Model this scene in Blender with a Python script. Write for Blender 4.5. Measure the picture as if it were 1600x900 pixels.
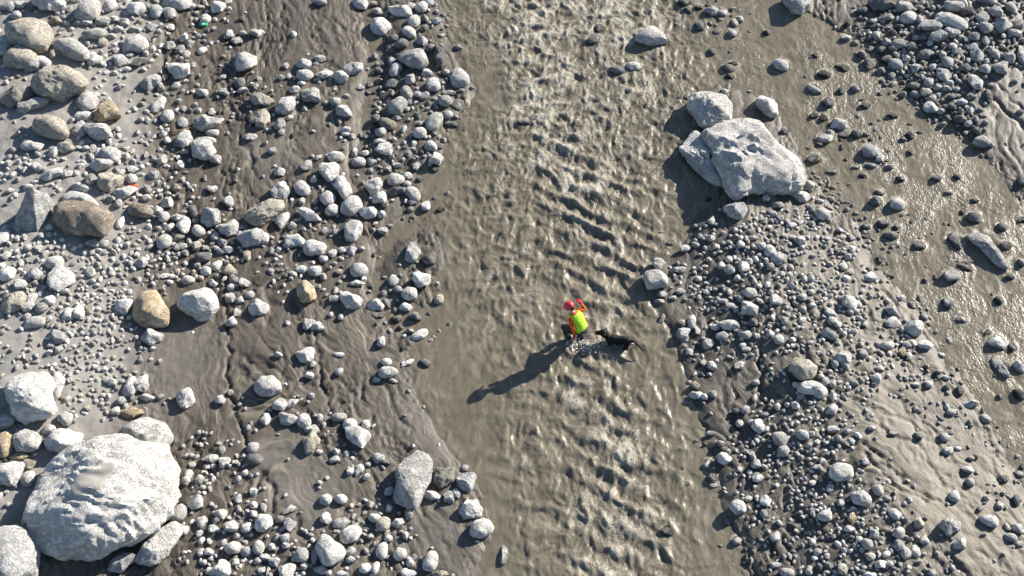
import bpy, bmesh, math, random
import numpy as np
from mathutils import Vector, Matrix

for o in list(bpy.data.objects):
    bpy.data.objects.remove(o)
SC = bpy.context.scene
COL = SC.collection
random.seed(7)
RNG = np.random.default_rng(7)
rad = math.radians

# ------------------------------------------------------------------ camera
PITCH = rad(55.0)
DIST = 33.0
FPX = 800 / math.tan(rad(22.5))          # focal length in photo pixels (1600 wide)
CAM = np.array([0.0, -DIST * math.cos(PITCH), DIST * math.sin(PITCH)])
FWD = np.array([0.0, math.cos(PITCH), -math.sin(PITCH)])
UPV = np.array([0.0, math.sin(PITCH), math.cos(PITCH)])
cam_data = bpy.data.cameras.new('camera')
cam = bpy.data.objects.new('camera', cam_data)
COL.objects.link(cam)
cam.location = CAM
cam.rotation_euler = (math.pi / 2 - PITCH, 0, 0)
cam_data.sensor_width = 36
cam_data.angle = rad(45)
cam_data.clip_end = 1000
SC.camera = cam

# ------------------------------------------------------------------ light
SUN_EL = rad(23)
SUN_DIR = np.array([0.78, 0.63, 0.0])
SUN_DIR = SUN_DIR / np.linalg.norm(SUN_DIR) * math.cos(SUN_EL)
SUN_DIR[2] = math.sin(SUN_EL)
w = bpy.data.worlds.new('World')
SC.world = w
w.use_nodes = True
nt = w.node_tree
sky = nt.nodes.new('ShaderNodeTexSky')
sky.sky_type = 'NISHITA'
sky.sun_disc = False
sky.sun_elevation = SUN_EL
sky.sun_rotation = math.atan2(SUN_DIR[0], SUN_DIR[1])
sky.altitude = 1500
sky.air_density = 1.0
sky.dust_density = 0.6
bg = nt.nodes['Background']
bg.inputs['Strength'].default_value = 0.074
nt.links.new(sky.outputs[0], bg.inputs['Color'])
sd = bpy.data.lights.new('sun', 'SUN')
sd.energy = 5.0
sd.angle = rad(0.53)
sd.color = (1.0, 0.935, 0.835)
sun = bpy.data.objects.new('sun', sd)
COL.objects.link(sun)
sun.rotation_euler = Vector(SUN_DIR).to_track_quat('Z', 'Y').to_euler()
sun.location = (20, 15, 30)
vs = SC.view_settings
vs.view_transform = 'Standard'
vs.look = 'None'
vs.exposure = 1.27
vs.gamma = 1.0

# ------------------------------------------------------------------ noise
def _hash(ix, iy, iz, seed):
    h = (ix.astype(np.int64) * 374761393 + iy.astype(np.int64) * 668265263 + iz.astype(np.int64) * 2147483647 + seed * 974634777) & 0xFFFFFFFF
    h = ((h ^ (h >> 13)) * 1274126177) & 0xFFFFFFFF
    h = ((h ^ (h >> 16)) * 2246822519) & 0xFFFFFFFF
    return ((h ^ (h >> 15)) & 0xFFFFFF) / float(0xFFFFFF)

def n2(x, y, seed=0):
    x = np.asarray(x, float); y = np.asarray(y, float)
    ix = np.floor(x); iy = np.floor(y)
    fx = x - ix; fy = y - iy
    ux = fx * fx * fx * (fx * (fx * 6 - 15) + 10); uy = fy * fy * fy * (fy * (fy * 6 - 15) + 10)
    z = np.zeros_like(ix)
    def g(ax, ay, dx, dy):
        a = _hash(ax, ay, z, seed) * 2 * math.pi
        return np.cos(a) * dx + np.sin(a) * dy
    a = g(ix, iy, fx, fy); b = g(ix + 1, iy, fx - 1, fy)
    c = g(ix, iy + 1, fx, fy - 1); d = g(ix + 1, iy + 1, fx - 1, fy - 1)
    return 1.4 * (a + (b - a) * ux + (c - a) * uy + (a - b - c + d) * ux * uy)

def fbm2(x, y, oct=4, seed=0, gain=0.5):
    s = 0; a = 1.0; t = 0
    for i in range(oct):
        s = s + a * n2(x, y, seed + i * 17); t += a
        x = x * 2.03 + 11.3; y = y * 2.03 + 5.7; a *= gain
    return s / t

def n3(p, seed=0):
    i = np.floor(p); f = p - i
    u = f * f * (3 - 2 * f)
    out = 0
    for dx in (0, 1):
        for dy in (0, 1):
            for dz in (0, 1):
                wgt = (u[:, 0] if dx else 1 - u[:, 0]) * (u[:, 1] if dy else 1 - u[:, 1]) * (u[:, 2] if dz else 1 - u[:, 2])
                out = out + wgt * _hash(i[:, 0] + dx, i[:, 1] + dy, i[:, 2] + dz, seed)
    return out * 2 - 1

def fbm3(p, oct=3, seed=0):
    s = 0; a = 1.0; t = 0
    for i in range(oct):
        s = s + a * n3(p, seed + 13 * i); t += a
        p = p * 2.1 + 3.7; a *= 0.5
    return s / t

def sstep(a, b, x):
    t = np.clip((x - a) / (b - a), 0, 1)
    return t * t * (3 - 2 * t)

# ------------------------------------------------------------------ photo plan <-> ground
def to_px(x, y, z):
    dx = x - CAM[0]; dy = y - CAM[1]; dz = z - CAM[2]
    d = np.maximum(dy * FWD[1] + dz * FWD[2], 2.0)
    return 800 + FPX * dx / d, 450 - FPX * (dy * UPV[1] + dz * UPV[2]) / d

def ray(px, py):
    d = FWD * FPX + np.array([1.0, 0, 0]) * (px - 800) + UPV * (450 - py)
    return d / np.linalg.norm(d)

def at_z(px, py, z=0.0):
    d = ray(px, py)
    t = (z - CAM[2]) / d[2]
    return CAM + d * t

# ------------------------------------------------------------------ plan rasters (a map of the river bed)
RX0, RY0, RS = -600.0, -500.0, 4.0
RW, RH = 720, 480
GX, GY = np.meshgrid(RX0 + RS * np.arange(RW), RY0 + RS * np.arange(RH))

def poly_mask(poly, X=GX, Y=GY):
    inside = np.zeros(X.shape, bool)
    n = len(poly); j = n - 1
    for i in range(n):
        xi, yi = poly[i]; xj, yj = poly[j]
        if yi != yj:
            c = ((yi > Y) != (yj > Y)) & (X < (xj - xi) * (Y - yi) / (yj - yi) + xi)
            inside ^= c
        j = i
    return inside

def blur(a, s):
    s = s / RS
    r = int(s * 3) + 1
    k = np.exp(-0.5 * (np.arange(-r, r + 1) / s) ** 2); k /= k.sum()
    p = np.pad(a.astype(float), ((r, r), (0, 0)), mode='edge')
    b = sum(k[i] * p[i:i + a.shape[0]] for i in range(2 * r + 1))
    p = np.pad(b, ((0, 0), (r, r)), mode='edge')
    return sum(k[i] * p[:, i:i + a.shape[1]] for i in range(2 * r + 1))

def line_field(pts):
    """max over a polyline of (x, y, width, value): soft gaussian band"""
    out = np.zeros(GX.shape)
    for (x0, y0, w0, v0), (x1, y1, w1, v1) in zip(pts[:-1], pts[1:]):
        dx, dy = x1 - x0, y1 - y0
        t = np.clip(((GX - x0) * dx + (GY - y0) * dy) / max(dx * dx + dy * dy, 1e-6), 0, 1)
        d = np.hypot(GX - x0 - t * dx, GY - y0 - t * dy)
        wd = w0 + (w1 - w0) * t; v = v0 + (v1 - v0) * t
        out = np.maximum(out, v * np.exp(-0.5 * (d / wd) ** 2))
    return out

def sample(r, X, Y):
    u = np.clip((X - RX0) / RS, 0, RW - 1.001); v = np.clip((Y - RY0) / RS, 0, RH - 1.001)
    i = u.astype(int); j = v.astype(int); fu = u - i; fv = v - j
    return (r[j, i] * (1 - fu) + r[j, i + 1] * fu) * (1 - fv) + (r[j + 1, i] * (1 - fu) + r[j + 1, i + 1] * fu) * fv

RIVER = [(640, -500), (660, -60), (690, 0), (702, 60), (722, 105), (748, 150), (735, 178), (690, 200), (694, 250), (672, 290), (668, 330), (692, 385), (700, 430),
         (688, 480), (668, 520), (642, 560), (652, 610), (690, 680), (735, 742), (768, 800), (772, 845), (748, 880), (738, 960), (760, 1420),
         (1330, 1420), (1190, 960), (1168, 880), (1140, 815), (1120, 760), (1105, 700), (1090, 640), (1072, 590), (1056, 545), (1036, 500), (1010, 470), (1003, 430),
         (1046, 398), (1078, 368), (1084, 345), (1126, 322), (1118, 292), (1080, 262), (1056, 240), (1066, 200), (1080, 150), (1120, 130), (1185, 140), (1225, 190),
         (1250, 240), (1268, 290), (1312, 312), (1345, 360), (1362, 420), (1400, 448), (1440, 500), (1475, 560), (1535, 640), (1570, 720), (1600, 790), (1700, 900),
         (2200, 1200), (2200, 700), (1750, 480), (1610, 345), (1545, 250), (1490, 195), (1440, 172), (1420, 140), (1395, 110), (1368, 62), (1310, 55), (1262, 25),
         (1225, 18), (1200, -60), (1150, -500)]
m = poly_mask(RIVER)
pools = np.maximum(line_field([(575, -60, 13, 1), (577, 20, 13, 1), (592, 80, 14, 1), (580, 150, 14, 1), (573, 215, 13, 1), (560, 262, 10, .9), (600, 275, 12, .9), (650, 275, 16, 1), (700, 280, 20, 1)]),
                   line_field([(660, 320, 20, 1), (620, 365, 14, 1), (588, 410, 12, 1), (590, 450, 12, 1), (625, 500, 18, 1), (700, 500, 24, 1)]))
pools = np.maximum(pools, line_field([(1440, 195, 14, .9), (1490, 215, 16, 1), (1560, 290, 20, 1)]))
WM = np.maximum(blur(m, 11), .72 * blur(pools > 0.55, 10))

bar = line_field([(1165, 350, 50, .30), (1230, 480, 70, .34), (1300, 620, 85, .36), (1370, 760, 110, .38), (1450, 900, 130, .4), (1700, 1300, 170, .4)])
MACRO = bar + 0.36 * np.exp(-(((GX - 1520) / 130) ** 2 + ((GY - 10) / 100) ** 2)) + 0.15 * np.exp(-(((GX - 1600) / 90) ** 2 + ((GY - 160) / 80) ** 2))
MACRO = MACRO + 0.07 * np.exp(-(((GX - 645) / 50) ** 2 + ((GY - 110) / 130) ** 2))
MACRO = np.maximum(MACRO, 0.16 * sstep(660, 430, GX) + 0.55 * sstep(330, 0, GX + 0.12 * (GY - 450)))
MACRO = blur(MACRO, 10)
DRY = blur(np.clip(sstep(260, 170, GX + 30 * n2(GX / 70, GY / 70, 3) + 0.06 * (GY - 450)) * sstep(960, 760, GY + GX), 0, 1), 8)
DRY = np.maximum(DRY, sstep(300, 60, GX) * .6 * sstep(900, 640, GY))
TAN = blur(np.maximum(np.exp(-(((GX - 1450 - .75 * (GY - 760)) / 110) ** 2 + ((GY - 790) / 210) ** 2)), 0.55 * np.exp(-(((GX - 1380) / 80) ** 2 + ((GY - 520) / 120) ** 2))), 8)
DARKM = blur(np.maximum(np.exp(-(((GX - 1110) / 55) ** 2 + ((GY - 480) / 260) ** 2)), np.exp(-(((GX - 1160) / 60) ** 2 + ((GY - 760) / 200) ** 2))), 8)
FAN = blur(line_field([(300, 535, 34, 1), (285, 580, 45, 1), (265, 640, 30, .8)]) + line_field([(440, 720, 32, 1), (470, 770, 40, 1), (500, 800, 26, .6)]) + line_field([(430, 250, 22, .8), (380, 235, 15, .6)])
    + line_field([(180, 140, 22, .8), (200, 200, 20, .8)]) + line_field([(640, 640, 18, .9), (690, 700, 20, .9)]) + line_field([(690, 830, 26, .8), (700, 870, 22, .8)]) + .7 * line_field([(1400, 690, 36, 1), (1480, 780, 40, 1)])
    + line_field([(1560, 130, 30, .9), (1600, 180, 30, .9)]), 8)
BROWN = sstep(470, 330, GX) * sstep(180, 240, GX)

def px_of(x, y, it=3):
    z = 0.0
    for _ in range(it):
        X, Y = to_px(x, y, z)
        z = sample(MACRO, X, Y) * (1 - sample(WM, X, Y))
    return X, Y

def stream_coords(X, Y):
    s = 0.12 + 0.40 * sstep(360, 460, X) - 0.22 * sstep(720, 850, X) + 0.22 * sstep(1050, 1150, X) + 0.32 * sstep(1250, 1400, X)
    yy = Y - 450
    psi = X - s * np.where(yy > 0, yy, 0.35 * yy)
    return psi, Y

GULLIES = [([(354, 480), (359, 540), (357, 610), (372, 655), (392, 700)], 4, .10), ([(490, 500), (495, 548), (503, 600), (516, 640), (520, 668)], 4, .09), ([(552, 570), (545, 605), (556, 645), (574, 672)], 4, .05),
 ([(440, 545), (446, 585), (444, 600)], 3, .06), ([(604, 606), (616, 645), (640, 676)], 5, .05), ([(566, 590), (570, 640), (592, 690)], 4, .05), ([(1187, 536), (1190, 575), (1188, 614)], 6, .16),
 ([(1136, 580), (1147, 610), (1144, 630)], 3, .07), ([(1118, 628), (1128, 648), (1140, 664)], 3, .06), ([(1258, 20), (1290, 34), (1304, 50), (1320, 56)], 4, .10), ([(1330, 47), (1356, 45), (1378, 50)], 3, .08),
 ([(1530, 128), (1562, 165), (1602, 205)], 5, .12), ([(1545, 120), (1580, 160), (1620, 190)], 3, .06), ([(1345, 695), (1372, 712), (1400, 742), (1430, 770), (1466, 786)], 3, .09),
 ([(1350, 708), (1376, 735), (1398, 764), (1446, 784)], 3, .08), ([(1430, 690), (1452, 726), (1470, 760)], 3, .05), ([(1480, 700), (1500, 740), (1530, 770)], 3, .05), ([(1236, 733), (1246, 757), (1256, 780)], 4, .09),
 ([(1225, 838), (1228, 866), (1244, 888)], 5, .10), ([(1478, 866), (1496, 884), (1514, 905)], 5, .10), ([(1205, 850), (1210, 880)], 4, .08), ([(1150, 800), (1168, 850), (1180, 900)], 4, .06), ([(1345, 650), (1390, 680), (1440, 700)], 3, .06),
 ([(1365, 640), (1420, 660), (1465, 700), (1510, 760)], 3, .05), ([(410, 30), (414, 90), (404, 160)], 4, .05), ([(440, 10), (446, 60), (440, 100)], 3, .04), ([(520, 30), (540, 60), (556, 90)], 4, .05), ([(505, 20), (532, 64), (552, 96)], 3, .04),
 ([(266, 40), (264, 75), (252, 98)], 8, .12), ([(345, 250), (352, 290), (348, 320)], 4, .06), ([(262, 200), (250, 260), (262, 310)], 4, .06), ([(400, 770), (412, 740), (428, 770), (424, 800)], 5, .08), ([(470, 805), (462, 830), (476, 838)], 6, .10),
 ([(370, 215), (392, 240), (400, 275)], 4, .07), ([(355, 160), (372, 190), (396, 196)], 4, .07), ([(590, 690), (610, 706), (620, 712)], 3, .05), ([(660, 800), (690, 830), (706, 880)], 4, .04), ([(676, 790), (704, 830), (716, 880)], 3, .03)]

def gullies(X, Y):
    jx = 8 * n2(X / 22, Y / 17, 201) + 2.5 * n2(X / 7, Y / 7, 203); jy = 5 * n2(X / 17, Y / 17, 205)
    Xw, Yw = X + jx, Y + jy
    out = np.zeros_like(X)
    for pts, wd, dep in GULLIES:
        xs_ = [p[0] for p in pts]; ys_ = [p[1] for p in pts]
        s = np.nonzero((X > min(xs_) - 40) & (X < max(xs_) + 40) & (Y > min(ys_) - 40) & (Y < max(ys_) + 40))[0]
        if not len(s): continue
        d = np.full(len(s), 1e9)
        for (x0, y0), (x1, y1) in zip(pts[:-1], pts[1:]):
            dx, dy = x1 - x0, y1 - y0
            t = np.clip(((Xw[s] - x0) * dx + (Yw[s] - y0) * dy) / (dx * dx + dy * dy), 0, 1)
            d = np.minimum(d, np.hypot(Xw[s] - x0 - t * dx, Yw[s] - y0 - t * dy))
        out[s] = np.maximum(out[s], dep * (np.exp(-(d / (wd * .75)) ** 2) - .3 * np.exp(-((d - wd * 2.0) / wd) ** 2)))
    return out

def ground_height(x, y):
    X, Y = px_of(x, y)
    sx = 15 * fbm2(X / 45, Y / 60, 3, 211); sy = 15 * fbm2(X / 45, Y / 60, 3, 213)
    wm = sample(WM, X + sx, Y + sy); mac = sample(MACRO, X, Y); dry = sample(DRY, X, Y); tan = sample(TAN, X, Y)
    psi, t = stream_coords(X, Y)
    wx = 26 * fbm2(X / 85, Y / 95, 3, 21); wy = 20 * fbm2(X / 90, Y / 90, 3, 25)
    wx = wx + 4 * n2(X / 30, Y / 42, 27)
    shore = 0.14 * (0.5 - wm) + 0.03 * fbm2(x * 1.3, y * 1.3, 3, 5)
    z = shore + mac * (1 - wm)
    mud = (1 - dry) * (1 - sstep(0.45, 0.75, wm))
    # rills cut along the run-off, and little terrace scarps
    r1 = 1 - np.abs(fbm2((psi + wx) / 34, (t + wy) / 120, 4, 31)) * 3.2
    r2 = 1 - np.abs(fbm2((psi + wx * 1.4) / 13, (t + wy) / 42, 3, 37)) * 2.8
    patch = sstep(-0.15, 0.3, fbm2(X / 110, Y / 150, 2, 41))
    fan = sample(FAN, X, Y)
    mud = mud * (1 - .8 * fan)
    sel = sstep(-.1, .35, fbm2((psi + wx) / 95, t / 210, 2, 39))
    z = z + mud * (-0.055 * np.clip(r1, 0, 1) ** 4 * (.3 + .7 * sel) - 0.006 * np.clip(r2, 0, 1) ** 2 * patch * sel)
    q = fbm2((psi + wx * 1.6) / 60, (t + wy * 1.5) / 190, 3, 47) * 4.2
    fq = q - np.floor(q)
    z = z + mud * 0.018 * (np.floor(q) + sstep(0.42, 0.58, fq) - q * 0.8)
    rough = sstep(0.0, 0.25, fbm2((psi + wx) / 50, t / 95, 2, 53))
    z = z + mud * rough * (0.03 * fbm2(psi / 6.5, t / 11, 3, 57) - .05 * np.clip(1 - np.abs(fbm2(psi / 9, t / 17, 3, 59)) * 3.2, 0, 1) ** 2)
    gul = gullies(X, Y)
    z = z - gul * (.62 + .5 * n2(X / 30, Y / 30, 207))
    z = z + 0.012 * fbm2(x * 5, y * 5, 3, 61) + dry * 0.03 * fbm2(x * 3, y * 3, 4, 67) + 0.05 * dry * fbm2(x * .8, y * .8, 2, 69)
    return z, dict(X=X, Y=Y, wm=wm, dry=dry, tan=tan, psi=psi, t=t, wx=wx, rough=rough, mud=mud, fan=fan, gul=gul, r1=r1, patch=patch)

def axis(lo, hi, step, outer):
    a = list(np.arange(lo, hi + step / 2, step))
    ext = []; s = step * 1.5; v = 0
    while v < outer:
        v += s; ext.append(v); s *= 1.32
    return np.array([lo - e for e in reversed(ext)] + a + [a[-1] + e for e in ext])

# ------------------------------------------------------------------ mesh helpers
def mesh_np(name, V, F, attrs=None, smooth=True):
    """mesh straight from numpy arrays (F: n x 3 or n x 4)"""
    me = bpy.data.meshes.new(name)
    k = F.shape[1]
    me.vertices.add(len(V)); me.vertices.foreach_set('co', np.ascontiguousarray(V, np.float32).ravel())
    me.loops.add(F.size); me.loops.foreach_set('vertex_index', np.ascontiguousarray(F, np.int32).ravel())
    me.polygons.add(len(F)); me.polygons.foreach_set('loop_start', np.arange(0, F.size, k, dtype=np.int32))
    me.polygons.foreach_set('use_smooth', np.full(len(F), smooth))
    for an, (ty, arr) in (attrs or {}).items():
        at = me.attributes.new(an, ty, 'POINT')
        if ty == 'FLOAT_COLOR':
            at.data.foreach_set('color', np.ascontiguousarray(np.c_[arr, np.ones(len(arr))], np.float32).ravel())
        elif ty == 'FLOAT_VECTOR':
            at.data.foreach_set('vector', np.ascontiguousarray(arr, np.float32).ravel())
        else:
            at.data.foreach_set('value', np.ascontiguousarray(arr, np.float32).ravel())
    me.update(calc_edges=True)
    return me

def link(name, me, mat=None, parent=None):
    o = bpy.data.objects.new(name, me)
    COL.objects.link(o)
    if mat is not None:
        me.materials.clear(); me.materials.append(mat)
    if parent is not None:
        o.parent = parent
    return o

def tag(o, label=None, cat=None, group=None, kind=None):
    if label: o['label'] = label
    if cat: o['category'] = cat
    if group: o['group'] = group
    if kind: o['kind'] = kind
    return o

# ------------------------------------------------------------------ materials
class NT:
    def __init__(self, name):
        self.m = bpy.data.materials.new(name)
        self.m.use_nodes = True
        self.t = self.m.node_tree
        self.b = self.t.nodes['Principled BSDF']
    def n(self, ty, **kw):
        nd = self.t.nodes.new(ty)
        for k, v in kw.items():
            if k.startswith('i_'):
                key = k[2:]
                nd.inputs[int(key) if key.isdigit() else key].default_value = v
            else:
                setattr(nd, k, v)
        return nd
    def l(self, a, b):
        self.t.links.new(a, b)
    def math(self, op, a, b=None, c=None, clamp=False):
        nd = self.n('ShaderNodeMath', operation=op, use_clamp=clamp)
        for i, v in enumerate((a, b, c)):
            if v is None: continue
            if hasattr(v, 'links'): self.l(v, nd.inputs[i])
            else: nd.inputs[i].default_value = v
        return nd.outputs[0]
    def mix(self, fac, a, b, mode='MIX'):
        nd = self.n('ShaderNodeMix', data_type='RGBA', blend_type=mode)
        for s, v in ((nd.inputs[0], fac), (nd.inputs[6], a), (nd.inputs[7], b)):
            if hasattr(v, 'links'): self.l(v, s)
            else: s.default_value = v if not isinstance(v, tuple) or len(v) == 4 else (*v, 1)
        return nd.outputs[2]
    def noise(self, vec, scale, detail=4, rough=0.55, dist=0.0):
        nd = self.n('ShaderNodeTexNoise')
        nd.inputs['Scale'].default_value = scale
        nd.inputs['Detail'].default_value = detail
        nd.inputs['Roughness'].default_value = rough
        nd.inputs['Distortion'].default_value = dist
        if vec is not None: self.l(vec, nd.inputs['Vector'])
        return nd.outputs[0]
    def ramp(self, fac, lo, hi, a=0.0, b=1.0):
        nd = self.n('ShaderNodeMapRange', clamp=True)
        nd.inputs[1].default_value = lo; nd.inputs[2].default_value = hi
        nd.inputs[3].default_value = a; nd.inputs[4].default_value = b
        self.l(fac, nd.inputs[0])
        return nd.outputs[0]
    def bump(self, h, strength, dist, nrm=None):
        nd = self.n('ShaderNodeBump')
        nd.inputs['Strength'].default_value = strength
        nd.inputs['Distance'].default_value = dist
        self.l(h, nd.inputs['Height'])
        if nrm is not None: self.l(nrm, nd.inputs['Normal'])
        return nd.outputs[0]
    def attr(self, name, out):
        nd = self.n('ShaderNodeAttribute', attribute_name=name)
        return nd.outputs[out]
    def vmul(self, v, s):
        nd = self.n('ShaderNodeVectorMath', operation='MULTIPLY')
        self.l(v, nd.inputs[0]); nd.inputs[1].default_value = s
        return nd.outputs[0]

def rock_material(name, stuff=False):
    M = NT(name)
    tc = M.n('ShaderNodeTexCoord')
    info = M.n('ShaderNodeObjectInfo')
    if stuff:
        base = M.attr('col', 'Color'); v = tc.outputs['Object']
    else:
        base = info.outputs['Color']
        rot = M.n('ShaderNodeVectorRotate', rotation_type='EULER_XYZ')
        M.l(tc.outputs['Object'], rot.inputs['Vector'])
        comb = M.n('ShaderNodeCombineXYZ')
        r = info.outputs['Random']
        M.l(M.math('MULTIPLY', r, 1.1), comb.inputs[0]); M.l(M.math('MULTIPLY', r, 0.7), comb.inputs[1]); M.l(M.math('MULTIPLY', r, 23.0), comb.inputs[2])
        M.l(comb.outputs[0], rot.inputs['Rotation'])
        off = M.n('ShaderNodeVectorMath', operation='ADD')
        M.l(rot.outputs[0], off.inputs[0]); 
        co = M.n('ShaderNodeCombineXYZ'); M.l(M.math('MULTIPLY', r, 91.0), co.inputs[0]); M.l(co.outputs[0], off.inputs[1])
        v = off.outputs[0]
    band = M.noise(M.vmul(v, (1.6, 1.6, 11.0)), 1.0, 5, .6, .7)
    blotch = M.noise(v, 3.2, 5, .62)
    fine = M.noise(v, 22.0, 4, .65)
    speck = M.noise(v, 60.0, 2, .6)
    c = M.mix(M.ramp(band, .52, .64, 0, .5), base, M.mix(.5, base, (.16, .15, .14)))
    c = M.mix(M.ramp(blotch, .50, .66, 0, .7), c, M.mix(.5, base, (.62, .605, .58)))
    c = M.mix(M.ramp(blotch, .42, .28, 0, .5), c, M.mix(.5, base, (.17, .16, .145)))
    c = M.mix(M.ramp(fine, .56, .70, 0, .5), c, M.mix(.55, base, (.19, .18, .17)))
    c = M.mix(M.ramp(speck, .60, .72, 0, .35), c, (.14, .135, .125))
    wet = M.attr('wet', 'Fac')
    c = M.mix(wet, c, M.mix(1.0, c, (.36, .35, .33), 'MULTIPLY'))
    M.l(c, M.b.inputs['Base Color'])
    rg = M.ramp(wet, 0, 1, .82, .38)
    M.l(rg, M.b.inputs['Roughness'])
    M.b.inputs['Specular IOR Level'].default_value = .3
    cn = M.noise(v, 2.6, 6, .68, .9)
    crack = M.math('SUBTRACT', 1.0, M.math('MULTIPLY', M.math('ABSOLUTE', M.math('SUBTRACT', cn, .5)), 22.0), clamp=True)
    h = M.math('ADD', M.math('MULTIPLY', band, 1.3), M.math('ADD', M.math('MULTIPLY', fine, .9), M.math('MULTIPLY', speck, .2)))
    h = M.math('SUBTRACT', h, M.math('MULTIPLY', crack, .45))
    M.l(M.bump(h, 1.0, .062), M.b.inputs['Normal'])
    return M.m

ROCK = rock_material('rock')
STONES = rock_material('loose_stone', True)

def ground_material():
    M = NT('river_bed')
    tc = M.n('ShaderNodeTexCoord')
    obj = tc.outputs['Object']
    fl = M.attr('flow', 'Vector')
    base = M.attr('col', 'Color')
    dry = M.attr('dry', 'Fac')
    rgh = M.math('SUBTRACT', 1.0, M.attr('fan', 'Fac'), clamp=True)
    def thread(vec, k, d, dist):
        n = M.noise(vec, 1.0, d, .5, dist)
        return M.math('SUBTRACT', 1.0, M.math('MULTIPLY', M.math('ABSOLUTE', M.math('SUBTRACT', n, .5)), k), clamp=True)
    where1 = M.ramp(M.noise(M.vmul(fl, (1.1, .45, 1.0)), 1.0, 3, .55), .46, .62)
    where2 = M.ramp(M.noise(M.vmul(fl, (1.6, .9, 1.0)), 1.7, 3, .55), .47, .60)
    l1 = M.math('MULTIPLY', thread(M.vmul(fl, (2.4, .36, 1.0)), 26.0, 3, .5), where1)
    l2 = M.math('MULTIPLY', thread(M.vmul(fl, (6.5, 1.3, 1.0)), 13.0, 3, .6), where2)
    lobes = M.noise(M.vmul(fl, (3.2, 1.3, 1.0)), 1.0, 4, .55, 1.2)
    crumb = M.noise(M.vmul(fl, (9.0, 4.5, 1.0)), 1.0, 4, .6, .8)
    fine = M.noise(obj, 26.0, 4, .75)
    mid = M.noise(obj, 4.0, 5, .65)
    wet = M.math('SUBTRACT', 1.0, dry)
    c = M.mix(M.math('MULTIPLY', M.ramp(lobes, .42, .60, 0, .55), wet), base, M.mix(1.0, base, (1.18, 1.17, 1.15), 'MULTIPLY'))
    c = M.mix(M.math('MULTIPLY', M.ramp(crumb, .46, .34, 0, .40), M.math('MULTIPLY', wet, rgh)), c, M.mix(1.0, base, (.55, .52, .50), 'MULTIPLY'))
    c = M.mix(M.math('MULTIPLY', M.math('MULTIPLY', l1, .75), wet), c, (.27, .235, .18))
    c = M.mix(M.math('MULTIPLY', M.math('MULTIPLY', l2, .40), M.math('MULTIPLY', wet, rgh)), c, (.24, .21, .165))
    c = M.mix(M.ramp(mid, .52, .68, 0, .4), c, M.mix(1.0, base, (.72, .69, .64), 'MULTIPLY'))
    c = M.mix(M.math('MULTIPLY', M.ramp(fine, .50, .68, 0, .6), dry), c, M.mix(.7, base, (.13, .12, .11)))
    c = M.mix(M.math('MULTIPLY', M.ramp(fine, .55, .70, 0, .5), wet), c, M.mix(1.0, c, (.55, .53, .5), 'MULTIPLY'))
    c = M.mix(M.math('MULTIPLY', M.ramp(fine, .42, .28, 0, .4), wet), c, M.mix(.35, c, (.3, .28, .25)))
    M.l(c, M.b.inputs['Base Color'])
    M.l(M.ramp(dry, 0, 1, .50, .92), M.b.inputs['Roughness'])
    M.b.inputs['Specular IOR Level'].default_value = .28
    vor = M.n('ShaderNodeTexVoronoi', feature='F1'); vor.inputs['Scale'].default_value = 31.0
    M.l(obj, vor.inputs['Vector'])
    pebble = M.math('MULTIPLY', M.math('SUBTRACT', 0.6, vor.outputs['Distance']), dry)
    hh = M.math('MULTIPLY', M.math('ADD', M.math('MULTIPLY', M.math('MULTIPLY', crumb, rgh), .75), M.math('ADD', M.math('MULTIPLY', lobes, .45), M.math('MULTIPLY', l2, .12))), wet)
    hh = M.math('ADD', hh, M.math('MULTIPLY', fine, .42))
    hh = M.math('ADD', hh, M.math('MULTIPLY', pebble, .22))
    M.l(M.bump(hh, .75, .035), M.b.inputs['Normal'])
    return M.m

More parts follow.
